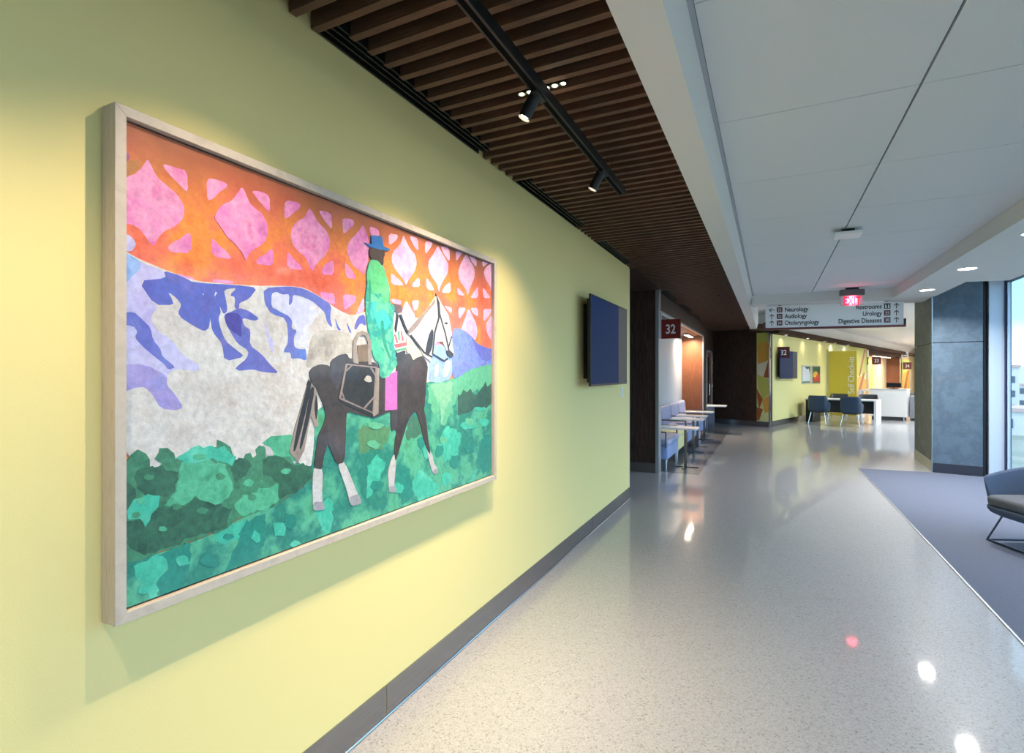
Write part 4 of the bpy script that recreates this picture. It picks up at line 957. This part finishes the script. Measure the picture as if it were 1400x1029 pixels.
for z, num, word in zip(rows, (None, '35', '30'), ('Restrooms', 'Urology', 'Digestive Diseases')):
    arrow(.93, z, 'up')
    t = MB().box(.755, .845, -.033, -.03, z - .045, z + .045).build('number_tile', m_maroon if num else m_ink, ds)
    if num: text(num, .075, m_letter, t, (.80, -.034, z - .027), align='CENTER', sx=.85, name='number')
    else:
        for sx_ in (-.02, .02):
            MB().cyl((.80 + sx_, -.0345, z + .025), (.80 + sx_, -.033, z + .025), .008, n=10).prism([(.80 + sx_ - .012, z - .035), (.80 + sx_ + .012, z - .035), (.80 + sx_ + .009, z + .014), (.80 + sx_ - .009, z + .014)], XZY, -.0345, -.033).build('pictogram', m_letter, t)
    text(word, .105, m_ink, ds, (.725, -.031, z - .036), sx=.80, align='RIGHT', weight=.0018)

# blade number signs
def blade(loc, rz, num, w, label, m, dark=False, br=True):
    o = empty('number_sign', loc, label, 'sign', rz)
    MB().box(.02, .02 + w, -.012, .012, -w / 2, w / 2).build('plate', m, o, bevel=.002)
    if br: MB().box(0, .03, -.02, .02, -w / 2, w / 2 + .13).build('bracket', m_alu, o, bevel=.002)
    text(num, w * .66, m_letter, o, (.02 + w / 2, -.013, -w * .235), align='CENTER', sx=.78, weight=w * .012, name='number')
    return o
blade((-1.54, 8.33, 2.235), 0, '32', .30, 'red number 32 sign projecting from the dark pier by the niche', m_red)
blade(BCW(.02, .55, 2.16), BC_ANG * .0, '32', .32, 'dark red number 32 sign on the far yellow wall beside the screen', m_maroon, br=False)
blade(BCW(.05, 14.2, 2.15), 0, '33', .36, 'dark number 33 sign at the near edge of the far niche', m_maroon, br=False)
blade(BCW(.05, 23.6, 2.0), 0, '34', .42, 'dark red number 34 sign at the far edge of the far niche', m_maroon, br=False)
o = empty('notice_sign', BCW(.05, 23.2, 2.62), 'small white notice hanging above the number 34 sign', 'sign')
MB().box(0, .34, -.012, .012, -.2, .24).build('plate', m_signw, o)
for k in range(2): MB().box(.06, .28, -.0145, -.012, -.1 + k * .14, -.04 + k * .14).build('grey_block', m_grey_box, o)
# ------------------------------------------------------------------ seats and tables of the waiting niche
def guest_chair(y, label, body, seat, back):
    o = empty('waiting_chair', (-1.72, y, 0), label, 'chair', group='waiting chairs in the niche')
    W = .53
    MB().box(-.28, .27, -W, W, .17, .40).build('base', body, o, bevel=.02)
    MB().prism(rrect(-.26, .29, -W + .01, W - .01, .05), XYZ, .40, .49).build('seat', seat, o, bevel=.02, smooth=True)
    pr = [(-.33, .40), (-.20, .40), (-.235, .80), (-.25, .84), (-.28, .86), (-.32, .85), (-.345, .80)]
    MB().prism(pr, XZY, -W, W).build('backrest', back, o, bevel=.012)
    for s in (-1, 1):
        yy = s * (W + .012)
        MB().tube([(.24, yy, .36), (.24, yy, .61), (-.24, yy, .61), (-.24, yy, .36)], .011, 8).build('armrest', m_dkmetal, o)
        for x in (-.22, .23):
            MB().cyl((x, s * (W - .06), .18), (x, s * (W - .05), 0), .024, .014).build('leg', m_alu, o)
    return o
Y5 = (9.08, 10.2, 11.32, 12.44, 13.56)
guest_chair(Y5[0], 'blue waiting chair with cream back, nearest in the niche', m_lilac2, m_lilac, m_cream)
guest_chair(Y5[1], 'cream yellow waiting chair, second from the pier', m_cream, m_cream, m_lilac)
guest_chair(Y5[2], 'lilac waiting chair, third from the pier', m_lilac2, m_lilac, m_lilac)
guest_chair(Y5[3], 'lilac waiting chair, fourth from the pier', m_lilac2, m_lilac, m_lilac)
guest_chair(Y5[4], 'lilac waiting chair, farthest in the niche', m_lilac2, m_lilac, m_lilac)
def tablet(x, y, label):
    o = empty('side_table', (x, y, 0), label, 'side table', group='small white side tables before the waiting chairs')
    MB().prism(rrect(-.42, .20, -.20, .20, .03), XYZ, .635, .66).build('table_top', m_laminate, o, bevel=.004)
    MB().box(-.02, .02, -.03, .03, .02, .635).build('post', m_steel, o)
    MB().box(-.16, .20, -.025, .025, .003, .02).build('foot', m_steel, o, bevel=.004)
    MB().box(-.03, .03, -.22, .22, .003, .019).build('cross_foot', m_steel, o, bevel=.004)
    return o
for x, y, w in ((-1.24, 8.98, 'nearest to the pier'), (-1.34, 10.75, 'second from the pier'), (-1.36, 11.6, 'third from the pier'), (-1.36, 12.85, 'fourth from the pier')):
    tablet(x, y, 'slim white side table on a steel post, ' + w)
o = empty('side_table', (-1.40, 14.35, 0), 'slim white side table on a wide steel panel leg, at the far end', 'side table', group='small white side tables before the waiting chairs')
MB().prism(rrect(-.05, .42, -.22, .22, .03), XYZ, .70, .73).build('table_top', m_laminate, o, bevel=.004)
MB().box(-.03, .13, -.03, .03, .003, .70).build('panel_leg', m_steel, o, bevel=.003)

# ------------------------------------------------------------------ far wall: screen, posters, check-in panel
screen(BCW(0, 1.3, 1.80), BC_ANG, 1.66, .84, .14, 'dark wall screen on the far yellow wall behind the number 32 sign')
def poster(s, label, bg, shapes):
    o = empty('framed_poster', BCW(0, s, 1.50), label, 'poster', rz=BC_ANG)
    w, h = .96, .62
    for a in ((-w / 2, -w / 2 + .03, -h / 2, h / 2), (w / 2 - .03, w / 2, -h / 2, h / 2), (-w / 2 + .03, w / 2 - .03, -h / 2, -h / 2 + .03), (-w / 2 + .03, w / 2 - .03, h / 2 - .03, h / 2)):
        MB().box(0, .03, *a).build('frame_rail', m_alu, o)
    MB().box(.002, .02, -w / 2 + .03, w / 2 - .03, -h / 2 + .03, h / 2 - .03).build('print', bg, o)
    for i, (m, p) in enumerate(shapes):
        MB().prism([(x * w, z * h) for x, z in p], YZX, .0195, .021 + .0008 * i).build('printed_shape', m, o, tri=True)
m_pgreen = mat('poster_green', (46, 92, 76), .5); m_pred = mat('poster_red', (206, 58, 46), .5); m_pyel = mat('poster_yellow', (238, 186, 60), .5); m_pblue = mat('poster_pale', (222, 228, 236), .5)
poster(3.55, 'framed white and green poster, left of the pair on the far wall', m_pblue, [(m_pgreen, [(-.45, -.44), (.45, -.44), (.45, -.36), (-.45, -.36)]), (m_pgreen, [(-.4, .44), (.44, .44), (.44, .05), (.3, .34), (.0, .3), (-.1, .4)])])
poster(4.75, 'framed green poster with red and yellow shapes, right of the pair', m_pgreen, [(m_pred, [(-.4, -.4), (.42, -.4), (.42, .0), (.2, .12), (-.2, .0)]), (m_pyel, [(-.42, -.1), (-.1, -.16), (.2, .1), (.0, .2), (-.3, .14)])])
sp_ = empty('check_in_board', BCW(0, 6.25, 0), 'mustard yellow panel lettered Self Check-in behind the far table', 'panel', rz=BC_ANG)
MB().box(.0, .95, 0, .12, .0, 2.36).build('panel', m_olive, sp_, bevel=.003)
MB().box(.0, .05, -.012, 0, .0, 2.44).build('edge_strip', m_alu, sp_)
text('Self Check-in', .28, m_letter, sp_, (.87, -.002, .80), adv=(0, 0, 1), up=(-1, 0, 0), sx=.90, weight=.003)

# ------------------------------------------------------------------ far table, tub chairs, desk
tb = empty('check_in_table', BCW(1.2, 2.98, 0), 'long white check-in table with one white end panel on the far floor', 'table', rz=BC_ANG)
MB().box(-.98, .92, -.36, .42, .715, .75).build('table_top', m_laminate, tb, bevel=.003)
MB().box(.86, .92, -.36, .42, 0, .715).build('end_panel', m_laminate, tb, bevel=.003)
MB().box(-.96, -.72, -.34, .40, 0, .715).build('pedestal', m_black, tb)
MB().box(-.72, .86, .30, .32, .30, .715).build('modesty_panel', m_slate, tb)
def tub_shell(name, m, o, rx, ry, z0, z_arm, z_back, th, flare):
    n = 22; rows = []
    for i in range(n + 1):
        a = math.radians(180 - 122 + 244 * i / n)
        c, s = math.cos(a), math.sin(a)
        k = min(1, max(0, (-c + .05) / .62)); k = k * k * (3 - 2 * k)
        c = math.copysign(abs(c) ** .42, c); s = math.copysign(abs(s) ** .42, s)
        zt = z_arm + (z_back - z_arm) * k
        f = 1 + flare
        rows.append([(rx * c, ry * s, z0), (rx * c * (1 + flare * .6), ry * s * (1 + flare * .6), (z0 + zt) / 2), (rx * c * f, ry * s * f, zt), ((rx * f - th) * c, (ry * f - th) * s, zt + .004),
                     ((rx * (1 + flare * .6) - th) * c, (ry * (1 + flare * .6) - th) * s, (z0 + zt) / 2), ((rx - th) * c, (ry - th) * s, z0)])
    return MB().loft(rows).build(name, m, o, smooth=True, sub=1)
def tub_chair(loc, rz, label, m):
    o = empty('tub_chair', loc, label, 'chair', rz, group='tub chairs around the check-in table')
    tub_shell('shell', m, o, .25, .265, .38, .66, .88, .05, .06)
    MB().prism(rrect(-.22, .26, -.23, .23, .07), XYZ, .39, .48).build('seat', m, o, bevel=.02, smooth=True)
    MB().prism(rrect(-.2, .22, -.2, .2, .05), XYZ, .35, .392).build('base', m_slate, o)
    for x, y in ((.18, .18), (.18, -.18), (-.17, .18), (-.17, -.18)):
        MB().cyl((x, y, .36), (x * 1.45, y * 1.35, 0), .014, .010, 10).build('leg', m_chrome, o)
    return o
HB = PI / 2 + BC_ANG
tub_chair(BCW(.73, 2.20), HB, 'blue tub chair with chrome legs at the table, near side left', m_navy)
tub_chair(BCW(1.62, 2.02), HB, 'blue tub chair with chrome legs at the table, near side right', m_navy)
tub_chair(BCW(.85, 3.95), HB + PI, 'dark tub chair behind the table facing the viewer, left', m_slate)
tub_chair(BCW(1.68, 3.85), HB + PI, 'dark tub chair behind the table facing the viewer, right', m_slate)
p = BCW(2.62, 6.9)
tub_chair(p, HB + PI, 'dark tub chair barely showing past the column edge', m_slate)
de = empty('reception_desk', BCW(1.95, 5.45, 0), 'white reception desk behind the check-in table', 'desk', rz=BC_ANG)
MB().box(-.42, .58, -.34, -.28, .12, 1.03).build('front_panel', m_laminate, de, bevel=.004)
MB().box(-.42, .58, -.34, .4, .985, 1.03).build('desk_top', m_laminate, de, bevel=.004)
MB().box(-.75, -.42, -.30, .4, .95, .985).build('side_counter', m_laminate, de, bevel=.004)
MB().box(-.75, -.70, -.28, .4, 0, .95).build('side_panel', m_laminate, de)
MB().box(.52, .58, -.28, .4, .12, .985).build('side_panel', m_laminate, de)
MB().box(-.38, .50, -.22, .3, .0, .12).build('plinth', m_grey_box, de)
MB().cyl((.50, -.30, 0), (.50, -.30, .12), .02).build('foot', m_chrome, de)
cb = empty('low_cabinet', BCW(2.68, 5.75, 0), 'low grey cabinet at the right end of the reception desk', 'cabinet', rz=BC_ANG)
MB().box(-.12, .16, -.22, .3, .06, .80).build('body', mat('cabinet_grey', (132, 136, 146), .5), cb, bevel=.004)
MB().box(-.10, .14, -.2, .28, 0, .06).build('plinth', m_black, cb)
MB().box(.0, .02, -.228, -.22, .66, .69).build('handle', m_chrome, cb)
mo = empty('desk_monitor', BCW(2.15, 5.4, 1.03), 'small black monitor standing on the reception desk', 'monitor', rz=BC_ANG + PI)
MB().box(-.1, .1, -.08, .08, 0, .012).build('base', m_black, mo)
MB().box(-.02, .02, -.01, .01, .012, .1).build('neck', m_black, mo)
MB().box(-.2, .2, -.02, .015, .05, .2).build('housing', m_bezel, mo, bevel=.004)
MB().box(-.19, .19, -.022, -.02, .06, .19).build('display', m_screen, mo)

# ------------------------------------------------------------------ grey armchair on the carpet
AC = math.atan2(-.40, -.92)
ac = empty('armchair', (2.20, 6.14, .005), 'grey blue fabric tub armchair on wire sled legs by the window', 'armchair', rz=AC)
def arm_shell(m):
    half = [(.265, .350), (.235, .364), (.16, .380), (.06, .388), (-.08, .384), (-.20, .355), (-.29, .295), (-.35, .20), (-.378, .10), (-.385, 0)]
    path = [(x, y) for x, y in half] + [(x, -y) for x, y in half[-2::-1]]
    rows = []
    for i, (x, y) in enumerate(path):
        t = min(i, len(path) - 1 - i) / (len(half) - 1)
        k = t * t * (3 - 2 * t)
        zt = .58 + .20 * k
        row = []
        for z, f in ((.262, .84), (.30, .94), (.40, 1.0), (zt, 1.07)): row.append((x * f, y * f, z))
        for z, f in ((zt + .008, 1.03), (.40, .91), (.32, .86), (.275, .76)): row.append((x * (f + .01 if i in (0, len(path) - 1) else f), y * f, z))
        rows.append(row)
    return MB().loft(rows).build('shell', m, ac, smooth=True, sub=1)
arm_shell(m_grey)
MB().loft([[(p[0] * f + dx, p[1] * f, z) for p in rrect(-.33, .315, -.35, .35, .12, 6)] for z, f, dx in ((.225, .55, 0), (.24, .78, 0), (.27, .95, 0), (.30, 1.0, .0), (.325, 1.0, .005))]).build('base', m_grey, ac, smooth=True)
MB().loft([[(p[0] * f + dx, p[1] * f, z) for p in rrect(-.31, .30, -.322, .322, .07, 6)] for z, f, dx in ((.332, .985, 0), (.345, 1.0, .004), (.385, 1.01, .006), (.41, .985, .003), (.42, .93, 0))]).build('seat_cushion', m_greyseat, ac, smooth=True)
for s in (-1, 1):
    MB().tube([(.20, s * .24, .25), (.30, s * .29, .008), (-.30, s * .29, .008), (-.20, s * .24, .25)], .008, 10).build('sled_leg', m_sled, ac)
MB().tube([(.30, -.29, .008), (.30, .29, .008)], .008, 10).build('front_bar', m_sled, ac)
